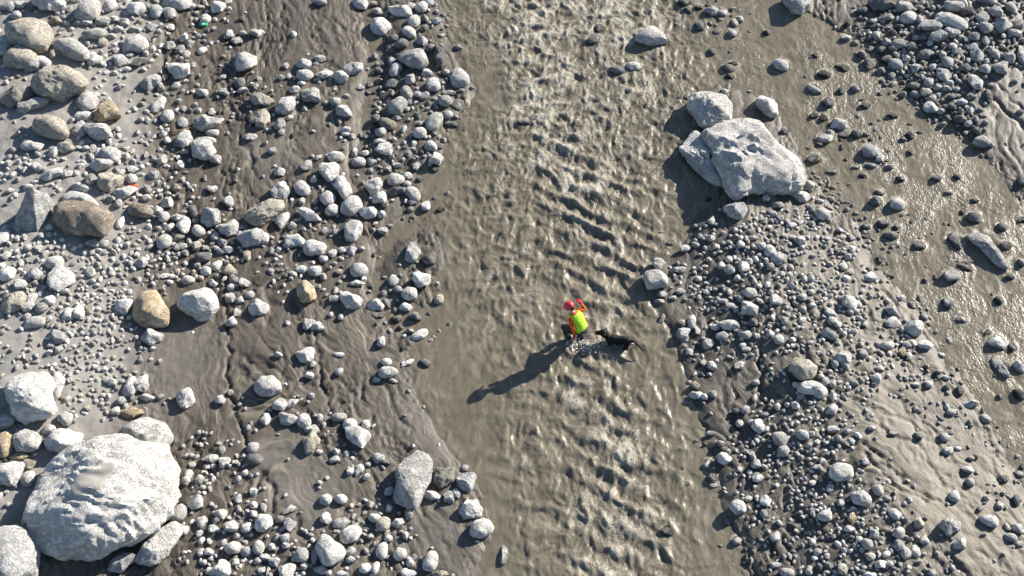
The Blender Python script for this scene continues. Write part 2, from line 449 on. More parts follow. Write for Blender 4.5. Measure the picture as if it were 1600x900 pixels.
def water_material():
    M = NT('silty_water')
    tc = M.n('ShaderNodeTexCoord')
    obj = tc.outputs['Object']
    foam = M.attr('foam', 'Fac'); chop = M.attr('chop', 'Fac')
    big = M.noise(obj, .55, 4, .6)
    fl = M.noise(M.vmul(obj, (1.0, .38, 1.0)), 3.4, 6, .68, 1.1)
    c = M.mix(M.ramp(big, .38, .62, 0, 1), (.120, .105, .077), (.146, .128, .095))
    c = M.mix(M.ramp(fl, .48, .66, 0, .65), c, (.225, .198, .150))
    c = M.mix(M.ramp(fl, .44, .32, 0, .4), c, (.098, .085, .062))
    br = M.noise(obj, 14.0, 5, .72, .8)
    brk = M.noise(obj, 38.0, 3, .7, .5)
    warp = M.n('ShaderNodeVectorMath', operation='ADD')
    wn = M.n('ShaderNodeTexNoise'); wn.inputs['Scale'].default_value = 3.5; M.l(obj, wn.inputs['Vector'])
    M.l(obj, warp.inputs[0]); M.l(M.vmul(wn.outputs['Color'], (.35, .35, 0)), warp.inputs[1])
    s1 = M.noise(M.vmul(warp.outputs[0], (1.4, .65, 1)), 6.0, 4, .62); s2 = M.noise(M.vmul(warp.outputs[0], (1.4, .7, 1)), 13.0, 3, .6)
    g1 = M.math('SUBTRACT', 1.0, M.math('MULTIPLY', M.math('ABSOLUTE', M.math('SUBTRACT', s1, .5)), 11.0), clamp=True)
    g2 = M.math('SUBTRACT', 1.0, M.math('MULTIPLY', M.math('ABSOLUTE', M.math('SUBTRACT', s2, .5)), 8.0), clamp=True)
    strings = M.math('MAXIMUM', M.math('MULTIPLY', g1, .8), g2)
    f = M.math('ADD', M.math('MULTIPLY', foam, M.math('ADD', M.math('MULTIPLY', strings, .95), .25)), M.math('MULTIPLY', M.math('SUBTRACT', br, .55), .5))
    f = M.ramp(f, .38, .78, 0, .78)
    c = M.mix(f, c, (.42, .385, .318))
    M.l(c, M.b.inputs['Base Color'])
    M.l(M.math('ADD', M.math('MULTIPLY', f, .3), .32), M.b.inputs['Roughness'])
    M.b.inputs['IOR'].default_value = 1.33
    M.b.inputs['Specular IOR Level'].default_value = .36
    r1 = M.noise(M.vmul(obj, (1.0, .75, 1.0)), 13.0, 2, .5, .6)
    r2 = M.noise(M.vmul(obj, (1.0, .6, 1.0)), 34.0, 2, .5, .4)
    h = M.math('ADD', M.math('MULTIPLY', r1, 1.0), M.math('MULTIPLY', r2, .45))
    h = M.math('MULTIPLY', h, M.math('ADD', chop, .06))
    h = M.math('ADD', h, M.math('MULTIPLY', M.math('MULTIPLY', br, f), .5))
    M.l(M.bump(h, 1.0, .026), M.b.inputs['Normal'])
    return M.m

def plain(name, col, rough=.6, var=.15, scale=30, spec=.4, bump=.0):
    M = NT(name)
    tc = M.n('ShaderNodeTexCoord')
    n = M.noise(tc.outputs['Object'], scale, 4, .6)
    M.l(M.mix(M.ramp(n, .3, .7, 0, 1), tuple(x * (1 - var) for x in col), tuple(min(1, x * (1 + var)) for x in col)), M.b.inputs['Base Color'])
    M.b.inputs['Roughness'].default_value = rough
    M.b.inputs['Specular IOR Level'].default_value = spec
    if bump: M.l(M.bump(n, .6, bump), M.b.inputs['Normal'])
    return M.m

# ------------------------------------------------------------------ the ground
ax = axis(-16.8, 16.8, 0.045, 75)
ay = axis(-8.9, 12.2, 0.045, 60)
ay = ay[ay > CAM[1] - 20]
XX, YY = np.meshgrid(ax, ay)
ZZ, A = ground_height(XX.ravel(), YY.ravel())
ny, nx = XX.shape
idx = np.arange(ny * nx).reshape(ny, nx)
QUADS = np.stack([idx[:-1, :-1], idx[:-1, 1:], idx[1:, 1:], idx[1:, :-1]], -1).reshape(-1, 4)
ZG = ZZ.reshape(ny, nx)

def ground_z(x, y):
    i = int(np.clip(np.searchsorted(ax, x) - 1, 0, nx - 2)); j = int(np.clip(np.searchsorted(ay, y) - 1, 0, ny - 2))
    fx = (x - ax[i]) / (ax[i + 1] - ax[i]); fy = (y - ay[j]) / (ay[j + 1] - ay[j])
    return (ZG[j, i] * (1 - fx) + ZG[j, i + 1] * fx) * (1 - fy) + (ZG[j + 1, i] * (1 - fx) + ZG[j + 1, i + 1] * fx) * fy

def ground_zv(x, y):
    i = np.clip(np.searchsorted(ax, x) - 1, 0, nx - 2); j = np.clip(np.searchsorted(ay, y) - 1, 0, ny - 2)
    fx = np.clip((x - ax[i]) / (ax[i + 1] - ax[i]), 0, 1); fy = np.clip((y - ay[j]) / (ay[j + 1] - ay[j]), 0, 1)
    return (ZG[j, i] * (1 - fx) + ZG[j, i + 1] * fx) * (1 - fy) + (ZG[j + 1, i] * (1 - fx) + ZG[j + 1, i + 1] * fx) * fy

wetc = np.array([.092, .079, .064]); dryc = np.array([.270, .256, .235]); tanc = np.array([.165, .144, .109]); darkc = np.array([.060, .053, .046]); brownc = np.array([.078, .064, .050])
colr = np.tile(wetc, (ny * nx, 1))
def lay(c, k):
    global colr
    colr = colr * (1 - k[:, None]) + c * k[:, None]
lay(brownc, sample(BROWN, A['X'], A['Y']) * .7)
lay(darkc, sample(DARKM, A['X'], A['Y']) * .8)
lay(darkc * .9, sstep(.12, .38, A['wm']) * .55)
lay(tanc, np.clip(A['tan'], 0, 1) * (1 - .6 * sstep(.12, .4, A['wm'])))
lay(np.array([.185, .168, .148]), np.clip(A['fan'], 0, 1) * .6 * (1 - np.clip(A['tan'], 0, 1)))
lay(dryc, A['dry'])
v = 1 + .22 * fbm2(XX.ravel() * .9, YY.ravel() * .9, 4, 71)
colr = colr * v[:, None]
lay(darkc * .8, A['mud'] * A['rough'] * .35)
lay(darkc * .85, np.clip(A['gul'] * 6, 0, .5))
flow = np.c_[(A['psi'] + A['wx']) / 60, A['t'] / 60, np.zeros(ny * nx)]
gme = mesh_np('ground', np.c_[XX.ravel(), YY.ravel(), ZZ], QUADS, {'col': ('FLOAT_COLOR', colr), 'dry': ('FLOAT', A['dry']), 'flow': ('FLOAT_VECTOR', flow), 'fan': ('FLOAT', np.clip(A['fan'] + .45 * sstep(-.05, -.35, fbm2(A['X'] / 80, A['Y'] / 120, 3, 221)), 0, 1))})
tag(link('ground', gme, ground_material()), 'grey brown silt and gravel river bed cut by rills', 'ground', kind='structure')

# ------------------------------------------------------------------ the water
TRAIN = [line_field([(880, 215, 38, .7), (905, 300, 48, 1), (945, 380, 55, 1), (955, 450, 48, .8)]),
         line_field([(905, 540, 34, .5), (945, 640, 42, 1), (965, 740, 46, 1), (985, 860, 55, .9), (990, 980, 55, .9)]),
         line_field([(840, -60, 90, 1), (830, 60, 55, 1), (850, 150, 50, 1), (830, 200, 45, .8)]),
         line_field([(960, -60, 90, .8), (990, 40, 55, .8), (1000, 120, 60, .8), (960, 185, 80, .8)]),
         line_field([(740, 240, 30, .5), (790, 330, 42, .8), (800, 420, 40, .8), (790, 480, 40, .6)]),
         line_field([(840, 590, 36, .6), (810, 690, 40, .6), (880, 860, 70, .6)])]
FOAMB = [line_field([(820, -60, 60, 1), (800, 30, 34, 1.05), (830, 90, 26, 1), (850, 150, 22, 1), (840, 175, 20, .8)]),
         line_field([(850, 0, 70, .85), (960, 40, 50, .8), (1040, 40, 25, .7)]), line_field([(1000, 130, 25, .75), (1045, 145, 18, .75)]),
         line_field([(740, 178, 16, .9), (800, 172, 12, .85)]), line_field([(745, 205, 14, .7), (800, 225, 30, .7), (850, 240, 22, .7)]),
         line_field([(890, 270, 14, .9), (912, 300, 18, .95), (940, 300, 16, .8)]), line_field([(770, 440, 14, .8), (800, 405, 12, .7)]),
         line_field([(700, 455, 12, .9), (720, 470, 8, .8)]), line_field([(815, 465, 9, 1.0), (850, 462, 9, 1.1), (858, 485, 10, 1.1), (866, 500, 7, .9)]),
         line_field([(760, 505, 10, .95), (768, 540, 8, .9)]), line_field([(895, 535, 8, 1.2), (912, 545, 9, 1.25), (935, 540, 6, 1.1)]),
         line_field([(925, 520, 8, .8), (960, 500, 16, .75), (945, 475, 16, .65)]), line_field([(880, 600, 16, .8), (890, 630, 14, .75)]),
         line_field([(800, 690, 14, .85), (812, 720, 10, 1.0), (795, 730, 7, 1.0)]), line_field([(950, 655, 10, .75), (985, 735, 20, .7), (1000, 790, 20, .72), (940, 810, 14, .8)]),
         line_field([(1030, 833, 6, 1.0), (1060, 838, 5, 1.0)]), line_field([(930, 830, 40, .55), (980, 880, 40, .6)]),
         line_field([(1320, 130, 30, .5), (1350, 190, 40, .5), (1440, 230, 25, .4)])]
CHOPB = blur(np.clip(line_field([(1230, 110, 60, .7), (1340, 170, 70, 1), (1430, 260, 90, 1), (1500, 380, 80, 1), (1540, 480, 80, .9), (1590, 620, 60, .7)])
                     + line_field([(820, 60, 150, .8), (900, 160, 150, .8)]), 0, 1), 8)
CALM = blur(np.maximum(pools, np.maximum(line_field([(770, 110, 30, 1), (770, 160, 20, 1)]), line_field([(700, 560, 40, 1), (740, 640, 40, 1), (760, 760, 22, 1), (770, 880, 30, 1)]))), 6)
TR = [blur(t, 6) for t in TRAIN]
FO = np.max(np.stack([blur(f, 5) for f in FOAMB]), 0)

def water_height(x, y, X, Y):
    tr = [sample(t, X, Y) for t in TR]
    chop = sample(CHOPB, X, Y); calm = sample(CALM, X, Y)
    wxn = .20 * fbm2(x * 1.1, y * 1.1, 3, 81); wyn = .20 * fbm2(x * 1.1, y * 1.1, 3, 83)
    xs = x + wxn * 1.2; ys = y + wyn * 1.2
    def train(kx, ky, lam, seed, sharp=1.7):
        n = math.hypot(kx, ky)
        ph = (xs * kx + ys * ky) / n / lam + .28 * fbm2(x * .9, y * .9, 2, seed)
        s = .5 + .5 * np.sin(2 * math.pi * ph)
        lat = n2(xs * 1.7 - ys * kx / ky * .4 + 31, ys * 1.5, seed + 3)
        return (s ** sharp - .35) * np.clip(.75 + .9 * lat, 0, 1.6)
    z = tr[0] * .095 * train(.55, 1.0, .55, 91) + tr[1] * .085 * train(.62, 1.0, .58, 95) + tr[4] * .055 * train(-.25, 1.0, .45, 99) + tr[5] * .045 * train(.3, 1, .5, 103)
    z = z + (tr[2] + tr[3] * .8) * .05 * train(-.2, 1.0, .48, 107, 1.4)
    t = np.clip(tr[0] + tr[1] + tr[2] + tr[3] + .7 * tr[4] + .6 * tr[5], 0, 1.2)
    rid = 1 - np.abs(fbm2(xs * 2.2, ys * 1.5, 4, 111)) * 2.4
    main = sstep(1130, 1040, X + .25 * (Y - 300) * (Y < 300))
    wide = np.clip(t + .50 * (1 - calm) * main, 0, 1.1)
    z = z + wide * (.052 * fbm2(xs * 1.5, ys * 1.3, 3, 113) + .026 * np.clip(rid, 0, 1) ** 2)
    base = (.005 + .006 * (1 - calm) + .014 * (1 - calm) * sstep(1150, 1050, X) + .012 * t)
    z = z + base * fbm2(xs * 2.6, ys * 1.9, 3, 117) * 1.6 + base * .7 * np.clip(1 - np.abs(n2(xs * 4.1, ys * 2.2, 119)) * 2.5, 0, 1)
    chop = chop * sstep(-.35, .3, fbm2(x * .9, y * .7, 3, 123))
    z = z + chop * .005 * fbm2(x * 6.5, y * 5.0, 3, 121)
    # foam clings to the crests and drifts in patches
    crest = sstep(.0, .075, z) * t
    main = sstep(1130, 1040, X + .25 * (Y - 300) * (Y < 300))
    pn = fbm2(x * 1.6, y * 1.2, 3, 127)
    f = np.clip(.30 * crest + sample(FO, X, Y) * (.30 + .75 * pn) * (.45 + .75 * sstep(-.02, .05, z)) + .38 * t * pn + .19 * t + .08 * (1 - calm) * main, 0, .92)
    ch = np.clip(.26 * (1 - calm) + .50 * t + .85 * chop, .03, 1.2)
    return z, f, ch

wx_ = axis(-4.9, 17.2, .037, 40); wy_ = axis(-8.9, 12.4, .037, 40)
wy_ = wy_[wy_ > CAM[1] - 15]
WX, WY = np.meshgrid(wx_, wy_)
fx_, fy_ = WX.ravel(), WY.ravel()
PX, PY = px_of(fx_, fy_)
wz, wf, wc = water_height(fx_, fy_, PX, PY)
wmv = sample(WM, PX, PY)
edge = sstep(.35, .62, wmv)
wz = wz * edge

ROCK_FOAM = []     # filled by the rocks that stand in the current

# ------------------------------------------------------------------ rocks
ICO = {}
def ico(level):
    if level not in ICO:
        bm = bmesh.new()
        bmesh.ops.create_icosphere(bm, subdivisions=level, radius=1.0)
        V = np.array([v.co[:] for v in bm.verts]); F = np.array([[v.index for v in f.verts] for f in bm.faces])
        V /= np.linalg.norm(V, axis=1)[:, None]
        bm.free(); ICO[level] = (V, F)
    return ICO[level]

COLS = dict(w=(.68, .658, .615), p=(.57, .55, .515), g=(.40, .388, .366), d=(.17, .167, .16), b=(.455, .45, .44), t=(.45, .405, .33), o=(.46, .365, .235), k=(.055, .055, .052), n=(.26, .215, .165), s=(.27, .25, .22))
CNAME = dict(w='white', p='pale grey', g='grey', d='dark grey', b='bluish grey', t='tan', o='ochre', k='black wet', n='brown', s='silt coated')

def rock_geometry(outline, flat, seed, level, facets, nz, sharp=.9, soft=1.0):
    """outline: star-shaped plan in metres round the origin (n x 2). A boulder of that plan, flat * half-width high, with facets broken off."""
    rg = np.random.default_rng(seed)
    D, F = ico(level)
    ang = np.arctan2(outline[:, 1], outline[:, 0]); r = np.hypot(outline[:, 0], outline[:, 1])
    o = np.argsort(ang); ang, r = ang[o], r[o]
    th = np.arctan2(D[:, 1], D[:, 0])
    rr = np.interp(th, np.r_[ang[-1] - 2 * math.pi, ang, ang[0] + 2 * math.pi], np.r_[r[-1], r, r[0]])
    ch = np.hypot(D[:, 0], D[:, 1])
    size = float(np.sqrt(np.mean(r ** 2)))
    half = np.sqrt(max(np.linalg.eigvalsh(np.cov(outline.T))[0], 1e-6)) * 1.42
    c = flat * half
    # break flat faces off a unit ball: the nearest of the break planes gives the radius in each direction
    nf = max(facets, 6)
    k = np.arange(nf) + .5
    zz = 1 - 2 * k / nf; aa = math.pi * (1 + 5 ** .5) * k + rg.uniform(0, 6)
    N = np.c_[np.cos(aa) * np.sqrt(1 - zz * zz), np.sin(aa) * np.sqrt(1 - zz * zz), zz] + rg.normal(size=(nf, 3)) * .30
    N /= np.linalg.norm(N, axis=1)[:, None]
    lo, hi = (.60, .92) if sharp > .8 else (.76, .98) if sharp > .5 else (.86, 1.0)
    h = rg.uniform(lo, hi, nf)
    dots = D @ N.T
    rb = np.where(dots > .05, h[None] / np.maximum(dots, .05), 9.0)
    rs = np.minimum(rb.min(1), 1.0)
    P = D * rs[:, None]
    eq = np.abs(D[:, 2]) < .35
    P /= np.mean(rs[eq])
    P = np.c_[P[:, 0] * rr, P[:, 1] * rr, P[:, 2] * c * .97]
    q = P / size
    nn = P / np.maximum(np.linalg.norm(P, axis=1), 1e-6)[:, None]
    lay_ = rg.normal(size=3); lay_ /= np.linalg.norm(lay_)
    st = q + np.outer(q @ lay_, lay_) * 2.2
    s3 = (q @ lay_) * 7 + fbm3(q * 2.2 + 5, 3, seed + 9) * 2.2
    ledge = (np.floor(s3) + sstep(.55, .9, s3 - np.floor(s3)) - s3) * (.5 + .5 * fbm3(q * 1.3, 2, seed + 3))
    rough = 1 - np.abs(fbm3(st * (2.4 if size < .8 else 1.7) + seed % 71, 4, seed + 6)) * 3
    disp = .5 * fbm3(q * 1.5 + seed % 97, 3, seed) * 1.0 + fbm3(st * 3.6 + seed % 89, 5, seed + 5) * .75 + ledge * .75 - np.clip(rough, 0, 1) ** 3 * (.35 if size < .8 else .26)
    P = P + nn * (disp * nz * size)[:, None]
    return P, F, c, size

ROCKS = []          # (px, py, a, b, key, order) of every rock placed by hand
OCC = np.zeros((1300, 2000), bool)      # where rocks already lie on the plan (offset 200)

def occupy(x, y, r):
    x0, x1, y0, y1 = int(x + 200 - r), int(x + 200 + r) + 1, int(y + 200 - r), int(y + 200 + r) + 1
    x0, y0 = max(x0, 0), max(y0, 0)
    sub = OCC[y0:y1, x0:x1]
    if sub.size == 0: return
    yy, xx = np.ogrid[y0:y0 + sub.shape[0], x0:x0 + sub.shape[1]]
    sub |= (xx - x - 200) ** 2 + (yy - y - 200) ** 2 <= r * r

def place(px, py, rise):
    """point on the line of sight `rise` metres above the bed (or the water)"""
    z = 0.0
    for _ in range(6):
        p = at_z(px, py, z)
        z = max(ground_z(p[0], p[1]), -.02) + rise
    return at_z(px, py, z)

def stone_data(px, py, outline_px, flat, seed, level, facets=9, nz=.06, sink=.42, sharp=.9):
    d = ray(px, py); dep = math.asin(-d[2])
    k = math.sqrt(math.sin(dep) ** 2 + (flat * math.cos(dep)) ** 2)
    g = at_z(px, py, .1)
    s = float(np.dot(g - CAM, FWD)) / FPX
    o = np.array(outline_px, float) - [px, py]
    o = np.c_[o[:, 0] * s, -o[:, 1] * s / k]
    V, F, c, size = rock_geometry(o, flat, seed, level, facets, nz, sharp)
    P = place(px, py, c * sink)
    g = ground_z(P[0], P[1])
    inwater = sample(WM, np.array([px * 1.0]), np.array([py * 1.0]))[0]
    if inwater > .55: g = 0
    wetz = (.05 + .04 * fbm3(V * 4 + seed % 31, 2, seed)) * (max(1.0, size * 2.2) if inwater > .4 else .35)
    wet = 1 - sstep(0, .05, V[:, 2] + P[2] - g - wetz)
    if inwater > .55 and size > .10:
        ROCK_FOAM.append((P[0], P[1], size))
    return V, F, P, wet, size, inwater

def ellipse_px(x, y, a, b, ang, n=20, sq=2.3, seed=0, ragged=.07):
    t = np.linspace(0, 2 * math.pi, n, endpoint=False)
    rg = np.random.default_rng(seed)
    c, s = np.cos(t), np.sin(t)
    rr = 1 / (np.abs(c) ** sq + np.abs(s) ** sq) ** (1 / sq)
    rr = rr * (1 + ragged * (rg.uniform(-1, 1) * np.cos(2 * t + rg.uniform(0, 6)) + rg.uniform(-1, 1) * np.cos(3 * t + rg.uniform(0, 6)) + .6 * rg.uniform(-1, 1) * np.cos(5 * t)))
    ux, uy = a * rr * c, b * rr * s
    A_ = rad(ang)
    return np.c_[x + ux * math.cos(A_) + uy * math.sin(A_), y - ux * math.sin(A_) + uy * math.cos(A_)]

def chunk_px(x, y, a, b, ang, seed, rg):
    """a broken, many-sided plan"""
    n = rg.choice((5, 6, 6, 7, 8))
    t = sorted((k + rg.uniform(-.33, .33)) * 2 * math.pi / n for k in range(n))
    p = [(math.cos(q) * rg.uniform(.98, 1.22), math.sin(q) * rg.uniform(.98, 1.22)) for q in t]
    A_ = rad(ang)
    return resample([(x + a * u * math.cos(A_) + b * v_ * math.sin(A_), y - a * u * math.sin(A_) + b * v_ * math.cos(A_)) for u, v_ in p], 36)

def resample(poly, n=48):
    p = np.array(poly, float); q = np.r_[p, p[:1]]
    L = np.r_[0, np.cumsum(np.hypot(*np.diff(q, axis=0).T))]
    t = np.linspace(0, L[-1], n, endpoint=False)
    o = np.c_[np.interp(t, L, q[:, 0]), np.interp(t, L, q[:, 1])]
    for _ in range(1):
        o = .5 * o + .25 * (np.roll(o, 1, 0) + np.roll(o, -1, 0))
    return o

# boulders traced in plan: key, colour, flatness, noise, facets, sink, label, short name, outline
BOULDERS = [
 ('w', .56, .085, 13, .30, 'enormous rounded white boulder with a grey sand patch on its top', 'the enormous white boulder',
  [(31,792),(40,775),(57,745),(75,720),(100,702),(130,686),(155,679),(190,682),(220,692),(250,697),(270,712),(282,730),(286,750),(281,767),(279,787),(270,807),(250,825),(220,847),(185,860),(162,871),(135,870),(100,860),(65,850),(42,832),(32,817)]),
 ('p', .44, .13, 15, .25, 'broad bluish white boulder with a cracked crest between the two water channels', 'the broad mid-river boulder',
  [(1101,203),(1110,196),(1142,191),(1158,189),(1185,191),(1203,200),(1222,219),(1238,235),(1247,253),(1252,280),(1243,291),(1215,299),(1193,304),(1163,309),(1137,317),(1133,307),(1133,277),(1123,269),(1115,245),(1108,221)]),
 ('b', .62, .10, 12, .30, 'fractured grey block leaning on the left flank of the broad mid-river boulder', None,
  [(1062,235),(1083,213),(1091,203),(1099,208),(1108,232),(1115,253),(1122,269),(1131,284),(1126,295),(1107,288),(1089,269),(1073,253)]),
 ('p', .60, .09, 13, .35, 'domed pale boulder standing at the upstream end of the broad mid-river boulder', 'the domed boulder',
  [(1077,168),(1087,149),(1105,139),(1121,145),(1137,160),(1138,173),(1134,187),(1139,195),(1110,197),(1099,197),(1087,184)]),
 ('w', .8, .07, 9, .40, 'cream white jagged boulder in the shallows right of the domed boulder', 'the jagged cream boulder',
  [(1178,157),(1190,147),(1214,155),(1213,185),(1201,187),(1185,171)]),
 ('w', .8, .06, 10, .35, 'white creased boulder with a flat sunlit top in the left gravel', 'the creased white boulder',
  [(15,592),(30,582),(65,582),(77,595),(82,620),(94,645),(82,660),(50,661),(25,650),(7,622),(7,607)]),
 ('p', .7, .06, 8, .25, 'pale tan boulder tucked behind the upper right rim of the enormous white boulder', None,
  [(187,672),(205,658),(225,652),(255,660),(272,682),(264,700),(240,708),(205,700)]),
 ('b', .8, .07, 8, .35, 'bluish shaded boulder in the bottom left corner', None,
  [(-30,830),(0,822),(20,822),(40,835),(55,860),(60,900),(40,930),(-30,930)]),
 ('p', .7, .08, 8, .30, 'speckled white boulder wedged under the lower right side of the enormous boulder', None,
  [(212,875),(225,845),(250,825),(267,816),(281,825),(277,847),(262,870),(240,890),(217,887)]),
 ('t', .75, .05, 8, .25, 'cream boulder with a smooth rounded back near the top left corner', 'the cream top-left boulder',
  [(5,42),(25,32),(50,29),(72,37),(82,55),(75,82),(57,88),(47,82),(25,75),(15,65)]),
 ('t', .75, .07, 7, .25, 'striped grey and tan boulder with an ochre end in the upper left', 'the striped ochre-ended boulder',
  [(62,105),(100,104),(125,117),(140,135),(135,146),(120,150),(100,160),(75,155),(55,143),(50,125)]),
 ('t', .9, .05, 8, .40, 'tan domed boulder throwing a wide shadow on pale sand in the upper left', 'the tan domed boulder',
  [(50,188),(62,179),(82,180),(100,190),(110,208),(107,217),(92,221),(72,217),(52,203)]),
 ('n', .7, .05, 6, .30, 'brown banded slab boulder with rounded back just right of the pointed boulder', 'the brown banded boulder',
  [(82,325),(100,312),(130,315),(162,327),(180,342),(180,360),(170,375),(140,370),(110,365),(87,350)]),
 ('o', .7, .06, 8, .30, 'ochre boulder with a lined face left of the white angular boulder', 'the ochre boulder',
  [(207,475),(220,455),(237,452),(255,465),(267,490),(266,510),(232,513),(212,500)]),
 ('w', .85, .04, 12, .40, 'white angular six-sided boulder at the edge of the smooth grey silt', 'the white six-sided boulder',
  [(277,470),(295,452),(322,449),(335,460),(342,480),(325,502),(314,504),(280,482)]),
 ('t', .8, .08, 9, .40, 'long cream and brown boulder with a dark undercut below the white cap stone', 'the long cream boulder',
  [(380,338),(400,322),(425,307),(441,308),(443,325),(425,343),(412,355),(400,355),(385,345)]),
 ('o', .9, .04, 11, .45, 'tan split boulder with a cream face and black shadow on dark mud', 'the tan split boulder',
  [(462,445),(475,435),(487,445),(497,462),(490,477),(475,478),(465,462)]),
 ('p', .9, .06, 9, .45, 'cream white upright boulder on the mud below the cluster of round white stones', None,
  [(536,355),(547,340),(562,345),(568,357),(557,380),(542,377)]),
 ('g', .6, .06, 8, .40, 'tall grey slab boulder on dark mud near the bottom, left of the river', 'the tall grey slab',
  [(617,730),(625,716),(647,704),(665,710),(674,722),(672,750),(665,770),(652,797),(632,790),(617,782),(615,752)]),
 ('s', .6, .08, 9, .25, 'silt coated angular rock half buried right of the tall grey slab', None,
  [(680,732),(712,727),(710,752),(688,765),(677,752)]),
 ('w', .75, .05, 9, .40, 'white blunt boulder with a ragged foot on mud at the bottom edge', 'the blunt white boulder',
  [(492,855),(500,835),(517,837),(540,860),(537,872),(520,885),(507,882),(497,870)]),
 ('w', .7, .05, 11, .40, 'white pointed wedge on mud above the tall grey slab', 'the white wedge',
  [(535,668),(555,665),(575,672),(580,680),(568,703),(555,695),(540,682)]),
 ('p', .75, .06, 8, .35, 'rough pale boulder alone on smooth mud left of the lower river', 'the rough pale boulder',
  [(397,600),(405,588),(425,586),(438,598),(442,612),(430,620),(408,619),(398,612)]),
 ('g', .7, .05, 9, .40, 'grey flat-topped boulder crowning the stone ridge at the upper left bank', 'the grey ridge boulder',
  [(622,90),(630,80),(660,76),(672,102),(660,110),(635,105)]),
 ('g', .75, .06, 11, .35, 'dark bluish wedge lying in the right-hand channel with a long pointed tail', 'the long dark wedge',
  [(1515,365),(1527,355),(1545,365),(1555,380),(1560,400),(1566,422),(1557,422),(1542,410),(1532,392),(1517,375)]),
 ('w', .7, .05, 12, .40, 'large white slab among the dark cobbles in the top right corner', 'the large white slab',
  [(1462,20),(1470,15),(1500,27),(1512,40),(1507,47),(1495,49),(1460,35)]),
 ('p', .8, .05, 9, .40, 'pale blocky boulder at the right edge of the main river', 'the pale riverside block',
  [(1004,437),(1010,422),(1035,421),(1044,437),(1043,450),(1010,453)]),
 ('t', .8, .06, 9, .40, 'big pinkish grey boulder in the middle of the right-hand bar', 'the pinkish bar boulder',
  [(1228,577),(1242,560),(1267,560),(1276,575),(1270,590),(1250,595)]),
 ('p', .7, .04, 7, .12, 'pale boulder half drowned in the white water near the top', 'the half-drowned boulder',
  [(990,64),(1000,48),(1012,40),(1026,42),(1040,58),(1044,68),(1010,74)]),
 ('b', .8, .07, 10, .40, 'bluish white pointed boulder at the top edge beside the right channel', 'the bluish top-edge boulder',
  [(1221,-8),(1270,-8),(1262,15),(1251,27),(1235,23)]),
 ('w', .62, .05, 9, .35, 'white slab pinned behind the brown banded boulder', None,
  [(95,307),(107,297),(130,302),(147,310),(157,322),(150,330),(125,316),(100,315)]),
 ('w', .85, .05, 10, .45, 'white block with a shaded left face topping the mud below the twig', None,
  [(299,225),(312,215),(330,219),(338,232),(332,248),(318,252),(303,246)]),
 ('b', .8, .06, 11, .42, 'bluish split slab tucked under the foot of the broad mid-river boulder', None,
  [(1130,323),(1161,315),(1171,323),(1169,331),(1155,345),(1137,339)]),
]
